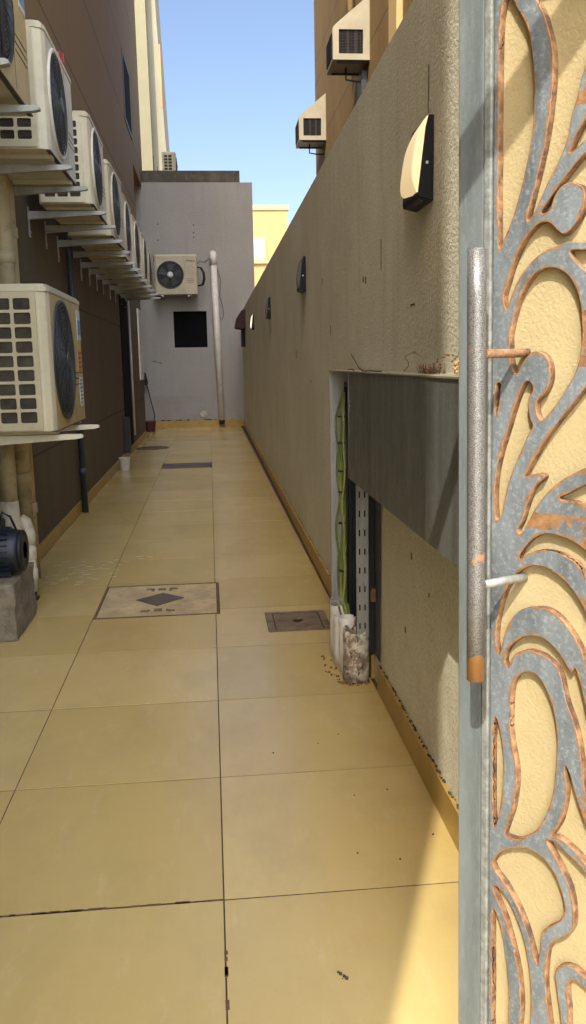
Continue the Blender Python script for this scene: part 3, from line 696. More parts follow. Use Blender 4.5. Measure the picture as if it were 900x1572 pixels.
ROWG = 'outdoor units mounted in a row on the brown wall'
def place_row(t, xf, y, z): t.location = (xf,y,z); t.rotation_euler = (0,0,R(90))
# big low unit
u1 = ac_unit('outdoor_unit', 'largest outdoor unit, mounted low beside the tan pipes, punched side grille facing the viewer', .99,.36,.655,.268,9,3,front=M['ac_yellow'],sticker=2,ridge=.010)
place_row(u1,-.70,3.975,.93)
u1b = [c for c in kids(u1) if c.name.startswith('fan_ring')][0]
for i,(y,x) in enumerate(((4.08,-.595),(4.72,-.60))):
    b = bracket('wall_bracket',['pale arm under the near end of the large low outdoor unit','pale arm under the far end of the large low outdoor unit'][i],y,x,-1.128,.912,'brackets under the large low unit',.25,M['ac_white'])
# upper row
pr = ac_unit('outdoor_unit','upper row outdoor unit with its casing nearest the top left corner, yellowed front',.88,.335,.56,.232,9,3,front=M['ac_yellow'],sticker=1,group=ROWG)
place_row(pr,-.70,3.06,2.26)
p2 = ac_unit('outdoor_unit','second outdoor unit of the upper row, with a red cap on its top edge',.86,.335,.56,.235,9,3,group=ROWG,sticker=0)
place_row(p2,-.70,4.30,2.215)
rows = [(5.80,-.695,2.235,'third outdoor unit of the upper row, its full narrow side grille in view'),
        (6.93,-.700,2.20,'fourth outdoor unit of the upper row, side hidden by the third'),
        (8.02,-.705,2.17,'fifth outdoor unit of the upper row, sitting slightly lower'),
        (9.15,-.715,2.17,'sixth outdoor unit of the upper row, third from its far end'),
        (10.35,-.715,2.165,'seventh outdoor unit of the upper row, last but one'),
        (11.55,-.735,2.165,'eighth outdoor unit of the upper row, farthest and next to the annex unit')]
for (y,xf,z,lb_) in rows:
    c = copy_tree(p2); c['label'] = lb_; place_row(c,xf,y,z); c.rotation_euler.z += R(random.uniform(-1.2,1.2)); c.rotation_euler.x = R(random.uniform(-.5,.5))
tips = [3.17,3.70,4.50,5.045,5.92,6.50,7.0,7.68,8.2,8.75,9.30,9.85,10.52,11.08,11.75,12.35]
ords = ['nearest','second','third','fourth','fifth','sixth','seventh','eighth','ninth','tenth','eleventh','twelfth','thirteenth','fourteenth','fifteenth','farthest']
zt = [2.24,2.24,2.19,2.195,2.212,2.212,2.18,2.18,2.15,2.15,2.15,2.15,2.145,2.145,2.145,2.145]
b0 = bracket('wall_bracket','nearest steel arm under the upper row of outdoor units',tips[0],-.63,-1.128,zt[0],RAILG,.16)
for i in range(1,16):
    c = copy_tree(b0); c.location = (-1.128,tips[i],zt[i]); c['label'] = f'{ords[i]} steel arm under the upper row of outdoor units'
g = MB(); g.lathe([(.006,0),(.014,.008),(.022,.02),(.024,.034),(.018,.046),(.006,.05)],(0,0,0),'z',seg=16)
for k in range(8): g.box(-.004,.004,.018,.027,.006,.042,rot=Matrix.Rotation(k*math.pi/4,4,'Z'))
g.tube([(0,0,0),(0,0,-.03)],.006)
rc = g.build('red_cap', M['red']); rc.location = (-.74,4.98,2.80); rc.scale = (1.25,1.25,1.25)
tag(rc,'small red plastic cap on the top edge of the second outdoor unit','cap')
# annex unit
bu = ac_unit('outdoor_unit','outdoor unit on the grey annex wall, facing the viewer with a round dark fan','.' and .80,.30,.72,.235,8,2,front=M['ac_front'],lod=0,ridge=.012)
bu.location = (-.955,YB-.42,2.50)
fanc = [c for c in kids(bu) if c.name.split('.')[0]=='fan'][0]
g = MB(); g.lathe([(.055,0),(.052,-.008),(.02,-.012)],(.045+.02+.235,-.024,.355),'y',seg=24); g.build('hub',M['sticker_white'],bu)
g = MB(); x = .60
for i in range(9): g.box(x+i*.018,x+i*.018+.012,-.0026,-.0006,.60-(.003*(i%3))-i*.002,.622+(.004*(i%2))-i*.002)
g.build('brand_lettering',M['label_red'],bu)
g = MB()
for k in range(3): 
    g.tube([(.80,.12+.02*k,.50),(.86+.01*k,.11,.49),(.905+.012*k,.10,.40),(.915+.012*k,.10,.28),(.88+.012*k,.11,.18),(.80,.13,.16)],.016-.002*k,seg=8)
g.build('pipe_loop',M['black'],bu)
for i,(x) in enumerate((-.80,-.33)):
    t = thing('wall_bracket',['left','right'][i]+' steel arm under the outdoor unit on the annex','bracket',(x,YB,2.482),0,'brackets under the annex unit')
    g = MB(); g.prism([(0,0),(-.44,0),(-.45,-.02),(0,-.045)],-.017,.017,0); g.build('arm',M['bracket'],t)
    g = MB(); g.box(-.022,.022,-.006,-.001,-.07,.02); g.build('wall_plate',M['bracket'],t)
# small unit on the annex roof
ru = ac_unit('outdoor_unit','small outdoor unit standing on the roof of the annex','.' and .50,.26,.44,.15,6,2,lod=0,ridge=.01)
ru.location = (-.50,17.6,4.816); ru.rotation_euler = (0,0,R(90)); 
g = MB(); g.tube([(-.93,17.7,4.79),(-.93,17.7,5.2)],.008,seg=6); g.tube([(-.86,17.7,4.79),(-.86,17.7,5.0)],.006,seg=6)
tag(g.build('conduit',M['dark_metal']),'thin dark conduit stubs on the annex roof beside the small unit','conduit')

# ------------------------------------------------------------------ pipes on the left wall
def pipe(name,label,pts,r,mat,seg=20,couplings=(),cat='pipe',cmat=None,group=None):
    t = thing(name,label,cat,pts[0],0,group); p0 = Vector(pts[0])
    g = MB(); g.tube([Vector(p)-p0 for p in pts],r,seg=seg); g.build('pipe_run',mat,t)
    for z in couplings:
        g = MB(); g.lathe([(r+.001,-.03),(r+.007,-.028),(r+.007,.028),(r+.001,.03)],(pts[0][0]-p0.x,pts[0][1]-p0.y,z-p0.z),'z',seg=seg); g.build('coupling',cmat or mat,t)
    return t
pipe('drain_pipe','right-hand tan drain pipe rising behind the large low outdoor unit',[(-1.072,5.03,.0),(-1.072,5.03,2.6),(-1.072,5.03,6)],.045,M['pvc_tan'],24,(.42,1.95))
pipe('drain_pipe','left-hand tan drain pipe at the frame edge behind the large low outdoor unit',[(-1.062,4.86,.3),(-1.062,4.86,2.6),(-1.062,4.86,6)],.050,M['pvc_tan'],24,(.62,1.8))
# white elbow assembly next to the pump
t = thing('pvc_elbow_pipes','grimy white pvc elbows and collars beside the pump','pipe',(-1.02,4.5,0))
g = MB(); g.tube([(-.04,.03,.9),(-.04,.03,.52)],.045,seg=24); g.build('upright_pipe',M['pvc_tan'],t)
g = MB(); g.tube([(-.045,.03,.54),(-.045,.03,.46),(-.04,.02,.40),(-.015,0,.34)],[.052,.055,.056,.052],seg=24); g.build('elbow',M['pvc'],t)
g = MB(); g.tube([(-.015,0,.37),(-.005,0,.30),(0,0,.12)],.042,seg=24)
g.lathe([(.047,.0),(.049,.004),(.049,.05),(.047,.055)],(-.005,0,.28),'z',seg=24); g.lathe([(.047,.0),(.049,.004),(.049,.05),(.047,.055)],(-.002,0,.19),'z',seg=24)
g.build('lower_pipe',M['pvc'],t)
g = MB(); g.tube([(.0,.06,.44),(.025,.06,.42),(.042,.05,.36),(.045,.04,.30)],[.03,.034,.036,.034],seg=20); g.build('elbow',M['pvc'],t)
g = MB(); g.tube([(.045,.04,.31),(.045,.04,.05)],.030,seg=20)
for z in (.225,.11): g.lathe([(.031,0),(.0345,.003),(.0345,.06),(.031,.063)],(.045,.04,z),'z',seg=20)
g.build('lower_pipe',M['pvc'],t)
g = MB(); g.tube([(.045,.04,.05),(.045,.04,.0)],.022,seg=14); g.tube([(.045,.04,.03),(.075,.03,.012)],.012,seg=10); g.build('foot',M['grime'],t)
pipe('drain_pipe','dark blue drain pipe running down the left wall past the bracket ends',[(-1.088,7.32,.0),(-1.088,7.32,1.5),(-1.088,7.32,2.5)],.027,M['dark_pipe'],16,(.35,))
pipe('conduit','thin light conduit running down beside the dark door on the left wall',[(-1.105,12.67,.22),(-1.105,12.67,2.3)],.014,M['pvc_white'],10,cat='conduit')
g = MB(); g.box(-1.129,-1.06,11.25,11.45,.10,.56,bev=.006); g.box(-1.06,-1.055,11.27,11.43,.14,.52)
tag(g.build('junction_box',M['dark_metal']),'dark box on the left wall near the floor','box')

# ------------------------------------------------------------------ pump on its block
g = MB(); g.box(-1.36+.05,-.905,3.83,4.27,.0,.268,bev=.006,seg=2)
bmesh.ops.subdivide_edges(g.bm, edges=[e for e in g.bm.edges if e.calc_length()>.1], cuts=10, use_grid_fill=True)
blk = g.build('concrete_block',M['concrete'],jitter=.009,jscale=14)
tag(blk,'rough dirty concrete block on the floor under the pump','block')
for v in blk.data.vertices: v.co.z = max(v.co.z, .001); v.co.x = max(v.co.x,-1.112)
pm = thing('water_pump','dark blue electric water pump on the concrete block at the left edge','pump',(-1.0,3.98,.272))
g = MB(); g.lathe([(.03,-.14),(.085,-.135),(.098,-.11),(.1,.10),(.09,.13),(.04,.14)],(-.02,.02,.115),'x',seg=32)
for k in range(22):
    a = 2*math.pi*k/22; g.box(-.13,.08,-.0025,.0025,.095,.112,rot=Matrix.Translation((-.02,.02,.115)) @ Matrix.Rotation(a,4,'X'))
g.box(-.1,.06,-.03,.07,-.0,.03,bev=.004)
g.build('motor',M['pump_blue'],pm)
g = MB(); g.lathe([(.02,0),(.07,.004),(.094,.012),(.094,.03),(.085,.035)],(.105-.02,.02,.115),'x',seg=32)
for r in (.03,.045,.06,.075): g.tube([(.089+.002,.02+r*math.cos(2*math.pi*k/28),.115+r*math.sin(2*math.pi*k/28)) for k in range(29)],.0022,m=M['pump_steel'],seg=5,cap=False)
g.mats.insert(0,M['black']) if M['black'] not in g.mats else None
o = g.build('fan_cover',None,pm)
for p in o.data.polygons: p.material_index = 0
o.data.materials.clear(); o.data.materials.append(M['black'])
g = MB(); g.box(-.08,.03,-.03,.07,.205,.262,bev=.008); g.build('terminal_box',M['black'],pm)
g = MB(); g.lathe([(.03,0),(.055,.02),(.075,.08),(.075,.24),(.06,.30),(.02,.32)],(-.06,.06,.26),'z',seg=24); g.build('pressure_tank',M['pump_blue'],pm)
g = MB(); g.tube([(.01,.0,.25),(.04,-.02,.30),(.07,-.01,.28),(.09,.02,.20),(.085,.05,.10),(.09,.10,.0)],.006,seg=8); g.tube([(-.02,.0,.24),(.02,-.04,.33),(-.01,.02,.46)],.005,seg=8); g.build('cable',M['black'],pm)

# ------------------------------------------------------------------ things on the floor
def bucket(name,label,x,y,r,h,mat,hmat):
    t = thing(name,label,'bucket',(x,y,.001))
    g = MB(); g.lathe([(r*.78,0),(r*.80,.004),(r*.97,h*.86),(r*.97,h),(r*.92,h),(r*.74,.008)],(0,0,0),'z',seg=28); g.build('pail',mat,t)
    g = MB(); g.lathe([(r*.97,h*.80),(r*1.04,h*.81),(r*1.04,h*.99),(r*.97,h)],(0,0,0),'z',seg=28); g.build('rim_band',hmat,t)
    return t
bucket('bucket','small white plastic bucket standing against the left wall',-1.03,10.22,.066,.155,M['white_plastic'],M['white_plastic'])
bucket('bucket','dark maroon bucket in the far left corner under the squeegee',-1.13,16.15,.115,.20,M['maroon_plastic'],M['maroon_plastic'])
g = MB(); g.lathe([(.235,0),(.235,.006),(.225,.010),(.06,.012),(.05,.018),(.0001,.018)],(0,0,0),'z',seg=40)
dc = g.build('drain_cover',M['rust_dark']); dc.location = (-.875,12.85,.002); tag(dc,'round dark drain cover lying by the left wall','drain cover')
sq = thing('squeegee','dark floor squeegee leaning upside down in the far left corner','squeegee',(-1.06,16.15,.15))
g = MB(); g.tube([(0,0,0),(.02,.1,.14),(-.14,.62,.72)],.011,seg=10); g.build('handle',M['dark_metal'],sq)
g = MB(); g.prism([(-.035,-.03),(.02,-.04),(.035,.02),(-.005,.20),(-.05,.22)],-.03,.03,1); o=g.build('head',M['black'],sq); o.location=(-.145,.64,.72)

def manhole():
    t = thing('manhole_cover','square beige tiled manhole cover with a dark diamond plate','manhole cover',(-.30,4.435,0))
    x0,x1,y0,y1 = -.309,.309,-.307,.307
    g = MB(); w = .009
    g.box(x0,x1,y0,y0+w,-.02,.003); g.box(x0,x1,y1-w,y1,-.02,.003); g.box(x0,x0+w,y0+w,y1-w,-.02,.003); g.box(x1-w,x1,y0+w,y1-w,-.02,.003)
    g.build('frame',M['rust_dark'],t)
    g = MB(); g.box(x0+w+.004,x1-w-.004,y0+w+.004,y1-w-.004,-.02,.0005); g.build('cover_plate',M['manhole'],t)
    g = MB(); g.prism([(-.125,0.0),(-.01,-.125),(.125,.01),(.01,.125)],.0015,.005,2); g.build('diamond_plate',M['slate'],t)
    for s in (-1,1):
        g = MB(); y = s*.215
        g.box(-.085,-.045,y-.012,y+.004,.001,.006); g.box(.045,.085,y-.012,y+.004,.001,.006); g.box(-.055,-.040,y-s*.03-.012,y+.006,.001,.006) ; g.box(.040,.055,y-s*.03-.012,y+.006,.001,.006); g.box(-.02,.02,y-s*.02-.01,y-s*.02+.01,.001,.006); g.box(-.02,.02,y-.008,y+.002,.0015,.0055)
        g.build('lifting_handle',M['rusty_iron'],t)
    return t
manhole()
t = thing('gully_cover','small rusty rectangular drain gully cover near the right wall','drain cover',(.38,3.947,0))
g = MB(); 
g.box(-.147,.147,-.157,-.135,-.02,.002); g.box(-.147,.147,.135,.157,-.02,.002); g.box(-.147,-.115,-.135,.135,-.02,.002); g.box(.115,.147,-.135,.135,-.02,.002)
g.build('frame',M['rusty_iron'],t)
g = MB(); g.box(-.108,.108,-.131,.131,-.02,-.0005,bev=.001); g.build('lid',M['rusty_iron'],t)
g = MB(); g.lathe([(.02,0),(.02,.003),(.012,.003)],(0,0,-.0005),'z',seg=20); g.box(-.022,.026,-.006,.006,.001,.006); g.build('lid_keyhole',M['black'],t)
g = MB(); g.box(-.604,-.022,10.253,10.827,-.02,-.001,bev=.002)
tag(g.build('inspection_cover',M['slate']),'dark slate inspection cover flush with the tiles farther down the passage','inspection cover')
# dried paint smears on the left tiles
g = MB()
for i in range(46):
    x,y = random.uniform(-1.0,-.58), random.uniform(4.82,5.45); a = random.uniform(-.4,.9); L = random.uniform(.01,.06); w = random.uniform(.001,.003)
    g.box(-L/2,L/2,-w,w,.0018,.0026,rot=Matrix.Translation((x,y,0)) @ Matrix.Rotation(a,4,'Z'))
for i in range(8):
    x,y = random.uniform(-.58,-.42), random.uniform(5.35,5.5); g.box(x,x+.03,y,y+.003,.0018,.0026)
tag(g.build('paint_smears',M['paint_smear']),'dried pale paint smears on the left tiles',kind='stuff')
g = MB()
for (x,y) in ((.16,2.55),(.385,2.66),(.31,2.60),(.47,2.27),(.37,2.25),(.54,2.02),(.43,1.92),(.33,1.96)):
    r = random.uniform(.0018,.0032); bmesh.ops.create_icosphere(g.bm, subdivisions=1, radius=r, matrix=Matrix.Translation((x,y,r*.6)))
for dx,dy,r in ((0,0,.004),(.006,-.007,.0035),(.010,-.014,.0045),(-.004,.006,.003),(.002,-.012,.0015)):
    bmesh.ops.create_icosphere(g.bm, subdivisions=1, radius=r, matrix=Matrix.Translation((.222+dx,1.535+dy,r*.7)))
tag(g.build('floor_crumbs',M['grime']),'scattered dark specks and crumbs on the tiles',kind='stuff')
g = MB()
for i in range(28):     # broken grout along the widest joint
    x = random.uniform(-1.0,-.012); g.box(x,x+random.uniform(.008,.05),1.8105,1.8105+random.uniform(.002,.0065),-.004,.0006)
for i in range(5):
    y = random.uniform(1.45,1.80); g.box(-.0115,-.0065+random.uniform(0,.003),y,y+random.uniform(.006,.03),-.004,.0006)
tag(g.build('broken_grout',simple('crumbled_brown_grout',(.11,.065,.03),.9,0,.3,30)),kind='structure')

# white pipe on annex wall
t = thing('vent_pipe','tall white pipe on the grey annex wall ending above the skirting','pipe',(.15,YB,0))
g = MB(); g.tube([(.065,-.085,.14),(-.0,-.085,3.1)],.062,seg=24); g.build('pipe_run',M['pvc_white'],t)
g = MB(); g.tube([(0,-.085,3.06),(-.002,-.085,3.20),(-.002,-.06,3.25),(-.002,-.005,3.28)],[.070,.070,.070,.066],seg=24); g.build('elbow',M['pvc_white'],t)
g = MB(); g.tube([(.065,-.085,.06),(.065,-.085,.14)],.055,seg=20); g.build('foot',M['black'],t)
g = MB(); 
g.tube([(-.05,-.01,3.20),(-.18,-.01,3.12),(-.26,-.01,3.15),(-.32,-.01,3.08)],.005,seg=5)
g.tube([(.07,-.03,3.0),(.13,-.02,2.8),(.10,-.02,2.5),(.15,-.02,2.3),(.17,-.02,2.15),(.13,-.02,2.05),(.10,-.03,2.1)],.005,seg=5); g.build('wire',M['dark_metal'],t)

# ------------------------------------------------------------------ wall lamps
def lamp(label, y, lens, z0=1.600, z1=1.822, W_=.185):
    t = thing('wall_lamp',label,'wall lamp',(rx(y)+.0135,y,0),0,'wedge lamps along the boundary wall')
    # wedge body : thin at the top, deep at the bottom; y 0..W_
    g = MB(); g.prism([(0,z1),(-.014,z1),(-.022,z1-.03),(-.041,z0+.012),(-.039,z0),(0,z0-.010)],0,W_,1)
    bmesh.ops.bevel(g.bm, geom=[e for e in g.bm.edges], offset=.002, segments=1, affect='EDGES')
    g.build('housing',M['lamp_black'],t)
    # domed lens on the sloping front, half-ellipse outline
    a = Vector((-.0155,0,z1-.003)); b = Vector((-.042,0,z0+.012)); ax = (b-a); Lh = ax.length; ax.normalize(); nrm = Vector((-ax.z,0,ax.x)); nrm = nrm if nrm.x<0 else -nrm
    g = MB(); n = 14; rings = []
    for i in range(n+1):
        v = -1+2*i/n; wv = max(0.02,1-abs(v)**3.2)
        row = []
        for j in range(9):
            q = j/8; yy = .004+(W_+.055)*q*wv**.42; dome = .020*math.sin(math.pi*min(1,q*.5+.5))*wv+.0015
            p = a.lerp(b,(v+1)/2)+nrm*dome; row.append(g.bm.verts.new((p.x,yy,p.z)))
        rings.append(row)
    for i in range(n):
        for j in range(8):
            f = g.bm.faces.new((rings[i][j],rings[i][j+1],rings[i+1][j+1],rings[i+1][j])); f.smooth = True
    # close the near edge of the lens back to the body
    lo = [g.bm.verts.new((a.lerp(b,i/n).x+.004,.004,a.lerp(b,i/n).z)) for i in range(n+1)]
    for i in range(n): g.bm.faces.new((rings[i][0],rings[i+1][0],lo[i+1],lo[i]))
    hi = [g.bm.verts.new((a.lerp(b,i/n).x+.006,rings[i][8].co.y,a.lerp(b,i/n).z)) for i in range(n+1)]
    for i in range(n): g.bm.faces.new((rings[i][8],rings[i+1][8],hi[i+1],hi[i]))
    g.build('lens',lens,t)
    g = MB(); g.lathe([(.004,0),(.004,-.002)],(-.018,0,z0+.085),'y',seg=10); g.build('screw',M['screw'],t)
    g = MB(); g.prism([(-.022,z0-.002),(-.037,z0+.002),(-.030,z0-.012)],.012,.09,1); g.build('down_light',M['lamp_grey'],t)
    return t
lamp('nearest wedge wall lamp, large in view with a glowing cream lens',2.293,M['lamp_glow'],1.640,1.842)
lamp('second wedge wall lamp from the viewer, unlit and dark',5.40,M['lamp_grey'],1.66,1.86,.17)
lamp('third wedge wall lamp from the viewer, small and unlit',8.67,M['lamp_grey'],1.66,1.86,.17)
lamp('farthest wedge wall lamp, a small white glow near the annex',12.1,M['lamp_glow_white'],1.68,1.88)

# ------------------------------------------------------------------ cable box on the right wall
XW = .598
cbx = thing('cable_box','open galvanised cable trunking box fixed to the right wall','cable box',(.55,2.6,0))
g = MB(); g.box(.4865,.4885,1.52,3.045,.808,1.184)
g.box(.4890,.505,3.040,3.0435,.808,1.184)           # folded end
g.box(.489,XW-.004,1.52,3.04,.8085,.8105)
g.tube([(.4862,3.018,.81),(.4862,3.018,1.183)],.0012,seg=5)
P(g,'cover_panel',M['galv'],cbx)
g = MB(); g.box(.4835,XW-.002,1.52,3.508,1.1845,1.1885); P(g,'lid',M['cooler'],cbx)
g = MB(); g.box(.488,XW-.002,3.505,3.5075,.14,1.184); g.box(.4845,.4875,3.492,3.509,.14,1.184); P(g,'side_panel',M['galv_light'],cbx)
g = MB(); g.box(XW-.006,XW-.003,3.0,3.503,.12,1.183); P(g,'back_panel',M['dark_metal'],cbx)
g = MB(); g.box(.545,XW-.007,3.30,3.498,.13,1.14,bev=.004)
for k in range(5): g.tube([(.542-.003*(k%2),3.25+k*.05,z) for z in (.12,.6,1.12)],.005,seg=8)
P(g,'dark_cable_mass',M['black'],cbx)
holes = []
for j in range(8):
    z = .225+j*.0725
    for i in (0,1): holes.append([(.013+i*.020-.0028,z-.012),(.013+i*.020+.0028,z-.012),(.013+i*.020+.0028,z+.012),(.013+i*.020-.0028,z+.012)])
s = outline_sheet('perforated_tray',[(0,.178),(.046,.178),(.046,.80),(0,.80)],holes,.002,[M['galv_light'],M['galv_light']],cbx)
s.data.transform(Matrix(((1,0,0,.5265),(0,0,-1,3.118),(0,1,0,0),(0,0,0,1)))); s.matrix_parent_inverse = Matrix.Translation(-Vector(cbx.location))
g = MB(); g.box(.5265,.5725,3.130,3.134,.178,.80,m=M['hole_dark']); g.box(.5725,.5745,3.116,3.30,.178,.80,m=M['galv']); g.box(.5765,XW-.004,3.10,3.16,.12,.80,m=M['black']); g.box(.576,XW-.001,3.075,3.10,.33,.38,m=M['rust_dark'])  # galvanised flange, with black pieces standing in for shade in the gaps
P(g,'tray_flange_gap_shade',None,cbx)
g = MB()
for y,z in ((2.985,1.085),(2.992,1.068),(2.988,1.055)): g.lathe([(.0022,0),(.0015,-.002)],(.4862,y,z),'x',seg=8)
P(g,'rivets',M['screw'],cbx)
cb2 = thing('cable_bundle','bundle of yellow green cables tied inside the open cable box','cables',(.54,3.42,.1))
rnd = random.Random(3)
for k in range(11):
    ph = rnd.uniform(0,6.28); dx = rnd.uniform(-.019,.021); dy = rnd.uniform(-.03,.03); pts = []
    for i in range(27):
        z = 1.10-i*.033; sq_ = .35+.65*abs(math.sin(i*math.pi/6.6))
        pts.append((-.018+dx*sq_+.004*math.sin(ph+i*.5)+.012*max(0,(z-1.0)/.1)-.004*(i/27),dy*sq_,z-.1))
    pts += [(-.024+dx,-.03+dy*.5,.13),(-.02+dx,-.07,.10),(-.018+dx,-.1,.04)]
    g = MB(); g.tube(pts,.0046,seg=7); g.build('cable',[M['cable_green'],M['cable_pale']][k%3==1],cb2)
for k in range(3):
    g = MB(); x = .012+k*.012; g.tube([(x,.01,1.06-.05*k),(x+.002,.0,.6),(x-.004,-.01,.3),(x-.01,-.05,.08)],.0032,seg=6); g.build('cable',M['dark_pipe'],cb2)
for z in (.905,.80,.685,.60,.47,.27): 
    g = MB(); g.lathe([(.0155,-.003),(.0175,0),(.0155,.003)],(-.019,0,z),'z',seg=14); g.build('cable_tie',M['black'],cb2)
# conduit stubs out of the floor
def stub(label,x,y,r,h,mat,hollow=True,rough=.0):
    t = thing('pipe_stub',label,'pipe',(x,y,0),0,'pipe stubs rising from the floor under the cable box')
    g = MB(); n = 36; prof = [(r,0),(r,h*.3),(r,h*.6),(r,h*.85),(r,h),(r-.004,h),(r-.004,h*.5)]
    g.lathe(prof,(0,0,0),'z',seg=n)
    rr = random.Random(int(x*999+y*77))
    for v in g.bm.verts:
        if v.co.z > h*.98: v.co.z += (noise.noise(Vector((v.co.x*40,v.co.y*40,1)))*.02-.006)*rough*1.6
        if rough and v.co.z < h*.95: v.co.x *= 1+.05*noise.noise(v.co*30); v.co.y *= 1+.05*noise.noise(v.co*30)
    g.build('tube',mat,t)
    g = MB(); g.lathe([(.0001,h*.75),(r-.0045,h*.75)],(0,0,0),'z',seg=n); g.build('dark_inside',M['hole_dark'],t)
    return t
def peel():
    t = NT('peeling_white_pipe'); k = t.mix(t.ramp(t.noise(16,7,.75),.44,.54), (.60,.57,.46,1), (.23,.17,.12,1)); k = t.mix(t.ramp(t.noise(45,6,.8,stretch=(1,1,.5)),.55,.62), k, (.045,.035,.03,1))
    t.col(k); t.rough(.8); t.bump(t.noise(30,7,.75),.8,.006); return t.m
M['peel'] = peel()
stub('largest pipe stub, broken and peeling white, below the perforated tray',.530,3.155,.052,.205,M['peel'],rough=1.)
stub('third pipe stub from the largest, pale and narrow',.506,3.335,.038,.205,M['pvc_white'])
stub('second pipe stub from the largest, pale with a dark opening',.510,3.245,.034,.225,M['pvc_white'])
stub('farthest pipe stub, plugged with crumbled plaster on top',.508,3.43,.040,.225,M['pvc_white'])
g = MB()
for i in range(70):
    a = random.uniform(0,6.28); q = random.uniform(0,.05); r = random.uniform(.003,.009)
    bmesh.ops.create_icosphere(g.bm, subdivisions=1, radius=r, matrix=Matrix.Translation((.508+q*math.cos(a)*.8,3.43+q*math.sin(a)*.8,.228+random.uniform(0,.018))))
P(g,'plaster_crumbs',M['back_plaster'],[o for o in bpy.data.objects if o.name.startswith('pipe_stub') and 'farthest' in o.get('label','')][0])
g = MB()
for i in range(130):
    a = random.uniform(-math.pi,.3); q = random.uniform(.0,.022); yb = random.choice([3.155,3.155,3.245,3.335,3.43]); r = random.uniform(.0015,.0055)
    x = .522-.03*(yb>3.2)+(.052+q)*math.cos(a)*1.0; y = yb+(.052+q)*math.sin(a)
    if x > .575: continue
    bmesh.ops.create_icosphere(g.bm, subdivisions=1, radius=r, matrix=Matrix.Translation((x,y,r*.5)))
tag(g.build('mortar_crumbs',M['rust_dark']),'brown mortar crumbs around the pipe stubs on the floor',kind='stuff')

# dry twigs lying on the lid
def twigs(name,label,paths,mat,r=.0012):
    g = MB()
    for p in paths: g.tube(p,r,seg=6)
    return tag(g.build(name,mat),label,'twig')
twigs('dry_twig','short black twig standing up on the lid of the cable box',[[(.50,2.79,1.189),(.492,2.83,1.20),(.478,2.90,1.245)],[(.50,2.79,1.19),(.505,2.70,1.192),(.52,2.6,1.19)],[(.53,3.3,1.19),(.53,3.2,1.194),(.52,3.1,1.19)]],M['twig'],.0022)
def arc(x,y0,y1,z,h,n=14): return [(x+.01*math.sin(i*1.3),y0+(y1-y0)*i/n,z+h*math.sin(math.pi*i/n)**.8) for i in range(n+1)]
twigs('dry_twig','pale thin looping dry stem on the lid of the cable box',[arc(.55,2.43,2.18,1.19,.055)],M['twig_light'],.0011)
g = MB()
rt = random.Random(5)
for i in range(60):
    y = rt.gauss(2.13,.035); x = .55+rt.uniform(-.02,.02); L = rt.uniform(.006,.026); a = rt.uniform(-1,1)
    g.tube([(x,y,1.189),(x+a*L*.5,y+rt.uniform(-1,1)*L,1.189+L)],.0011,seg=4)
P0_ = arc(.55,2.08,1.86,1.19,.045,16)
for i,p in enumerate(P0_):
    if i%1==0: bmesh.ops.create_icosphere(g.bm, subdivisions=1, radius=.0028, matrix=Matrix.Translation(p))
g.tube(P0_,.0007,seg=4)
tag(g.build('dry_weed',M['rust_dark']),'brown dry weed with a beaded arching stem on the cable box lid','dry plant')
g = MB()
for i in range(16):
    bmesh.ops.create_icosphere(g.bm, subdivisions=1, radius=rt.uniform(.002,.004), matrix=Matrix.Translation((.52+rt.uniform(-.004,.004),1.80+rt.uniform(-.012,.010)*(.4+i/16),1.193+i*.0017)))
tag(g.build('plaster_crumb',M['plaster_bit']),'small orange crumb of plaster on the cable box lid beside the gate','crumb')

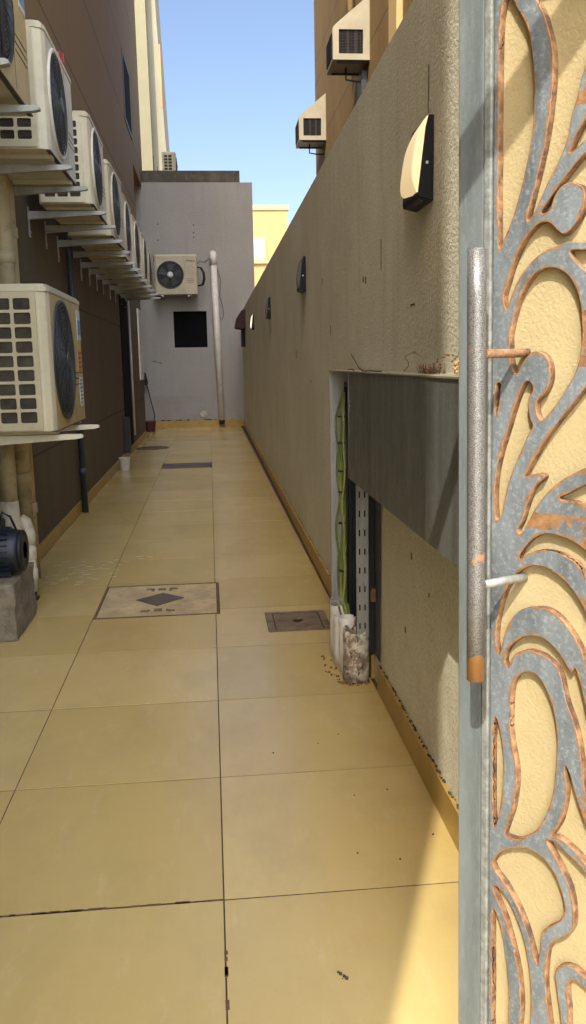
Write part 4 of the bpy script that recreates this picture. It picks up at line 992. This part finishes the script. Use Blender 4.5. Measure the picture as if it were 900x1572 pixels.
# ------------------------------------------------------------------ window coolers on the right neighbour
def cooler(label,y,x0,zb,W_=.455,Dp=.60):
    t = thing('window_cooler',label,'air cooler',(2.1,y,zb),0,'cooler housings on the ochre building')
    # near face profile x-z : wall at x=0, outer face at -W_
    A = [(0,0),(-W_,0),(-W_,.36),(-W_+.03,.40),(0,.74)]
    g = MB(); hx0,hx1,hz0,hz1 = -W_*.84,-W_*.18,.07,.345
    # shell with an opening in the near face
    g.prism(A,.03,Dp,1)
    bmesh.ops.bevel(g.bm, geom=[e for e in g.bm.edges], offset=.006, segments=2, affect='EDGES')
    g.build('housing',M['cooler'],t)
    s = outline_sheet('front_frame',[(p[0],p[1]) for p in A],[[(hx0,hz0),(hx1,hz0),(hx1,hz1),(hx0,hz1)]],.03,[M['cooler'],M['cooler']],t)
    s.data.transform(Matrix(((1,0,0,0),(0,0,-1,.03),(0,1,0,0),(0,0,0,1))))
    g = MB(); g.box(hx0,hx1,.024,.0295,hz0,hz1)
    g.build('grille_mesh',M['hole_dark'],t)
    g = MB()
    for k in range(16): x = hx0+(hx1-hx0)*(k+.5)/16; g.box(x-.0015,x+.0015,.018,.022,hz0,hz1)
    for k in range(16): z = hz0+(hz1-hz0)*(k+.5)/16; g.box(hx0,hx1,.014,.018,z-.0015,z+.0015)
    g.box(hx0+.10,hx0+.13,.02,.024,hz0,hz1); g.box(hx0+.20,hx0+.23,.02,.024,hz0,hz1)
    g.build('wire_mesh',M['mesh_dark'],t)
    g = MB(); g.box(-W_-.004,-W_+.0,.07,Dp-.05,.05,.34)
    for k in range(9): g.box(-W_-.012,-W_-.004,.07,Dp-.05,.06+k*.031,.068+k*.031)
    g.build('side_louvre',M['black'],t)
    g = MB(); g.tube([(-.25,.3,-.001),(-.25,.3,-.14),(-.12,.3,-.16),(0,.3,-.16)],.012,seg=8); g.build('drain_tube',M['dark_metal'],t)
    for q in (.05,Dp-.1):
        g = MB(); g.box(-.40,0,q,q+.03,-.02,-.002); g.build('bracket',M['dark_metal'],t)
    return t
cooler('nearer and larger cooler housing with a square mesh window',11.2,1.648,4.865)
cooler('farther, smaller cooler housing with a pipe hooked beneath',15.2,1.637,4.90)
g = MB(); g.box(2.02,2.10,11.35,11.65,4.1,4.8,bev=.01); tag(g.build('electric_box',M['dark_metal']),'dark box on the ochre wall below the nearer cooler','box')
pipe('drain_pipe','yellow painted pipe on the ochre building above the nearer cooler',[(2.03,12.2,5.2),(2.03,12.2,9)],.05,M['far_wall'],14)

# maroon awning / cloth at the far end of the wall
t = thing('awning','small dark maroon awning over the far end of the boundary wall','awning',(.65,15.6,1.7))
g = MB(); g.prism([(-.165,.13),(-.165,.16),(-.14,.30),(-.06,.42),(.06,.46),(.06,.10),(-.08,.12)],-.35,.35,1)
bmesh.ops.bevel(g.bm, geom=[e for e in g.bm.edges], offset=.01, segments=2, affect='EDGES')
g.build('hood',M['maroon'],t)
g = MB(); g.box(-.06,.0,-.10,.10,-.20,.13,bev=.01); g.build('wall_box',M['black'],t)
bpy.context.view_layer.update()
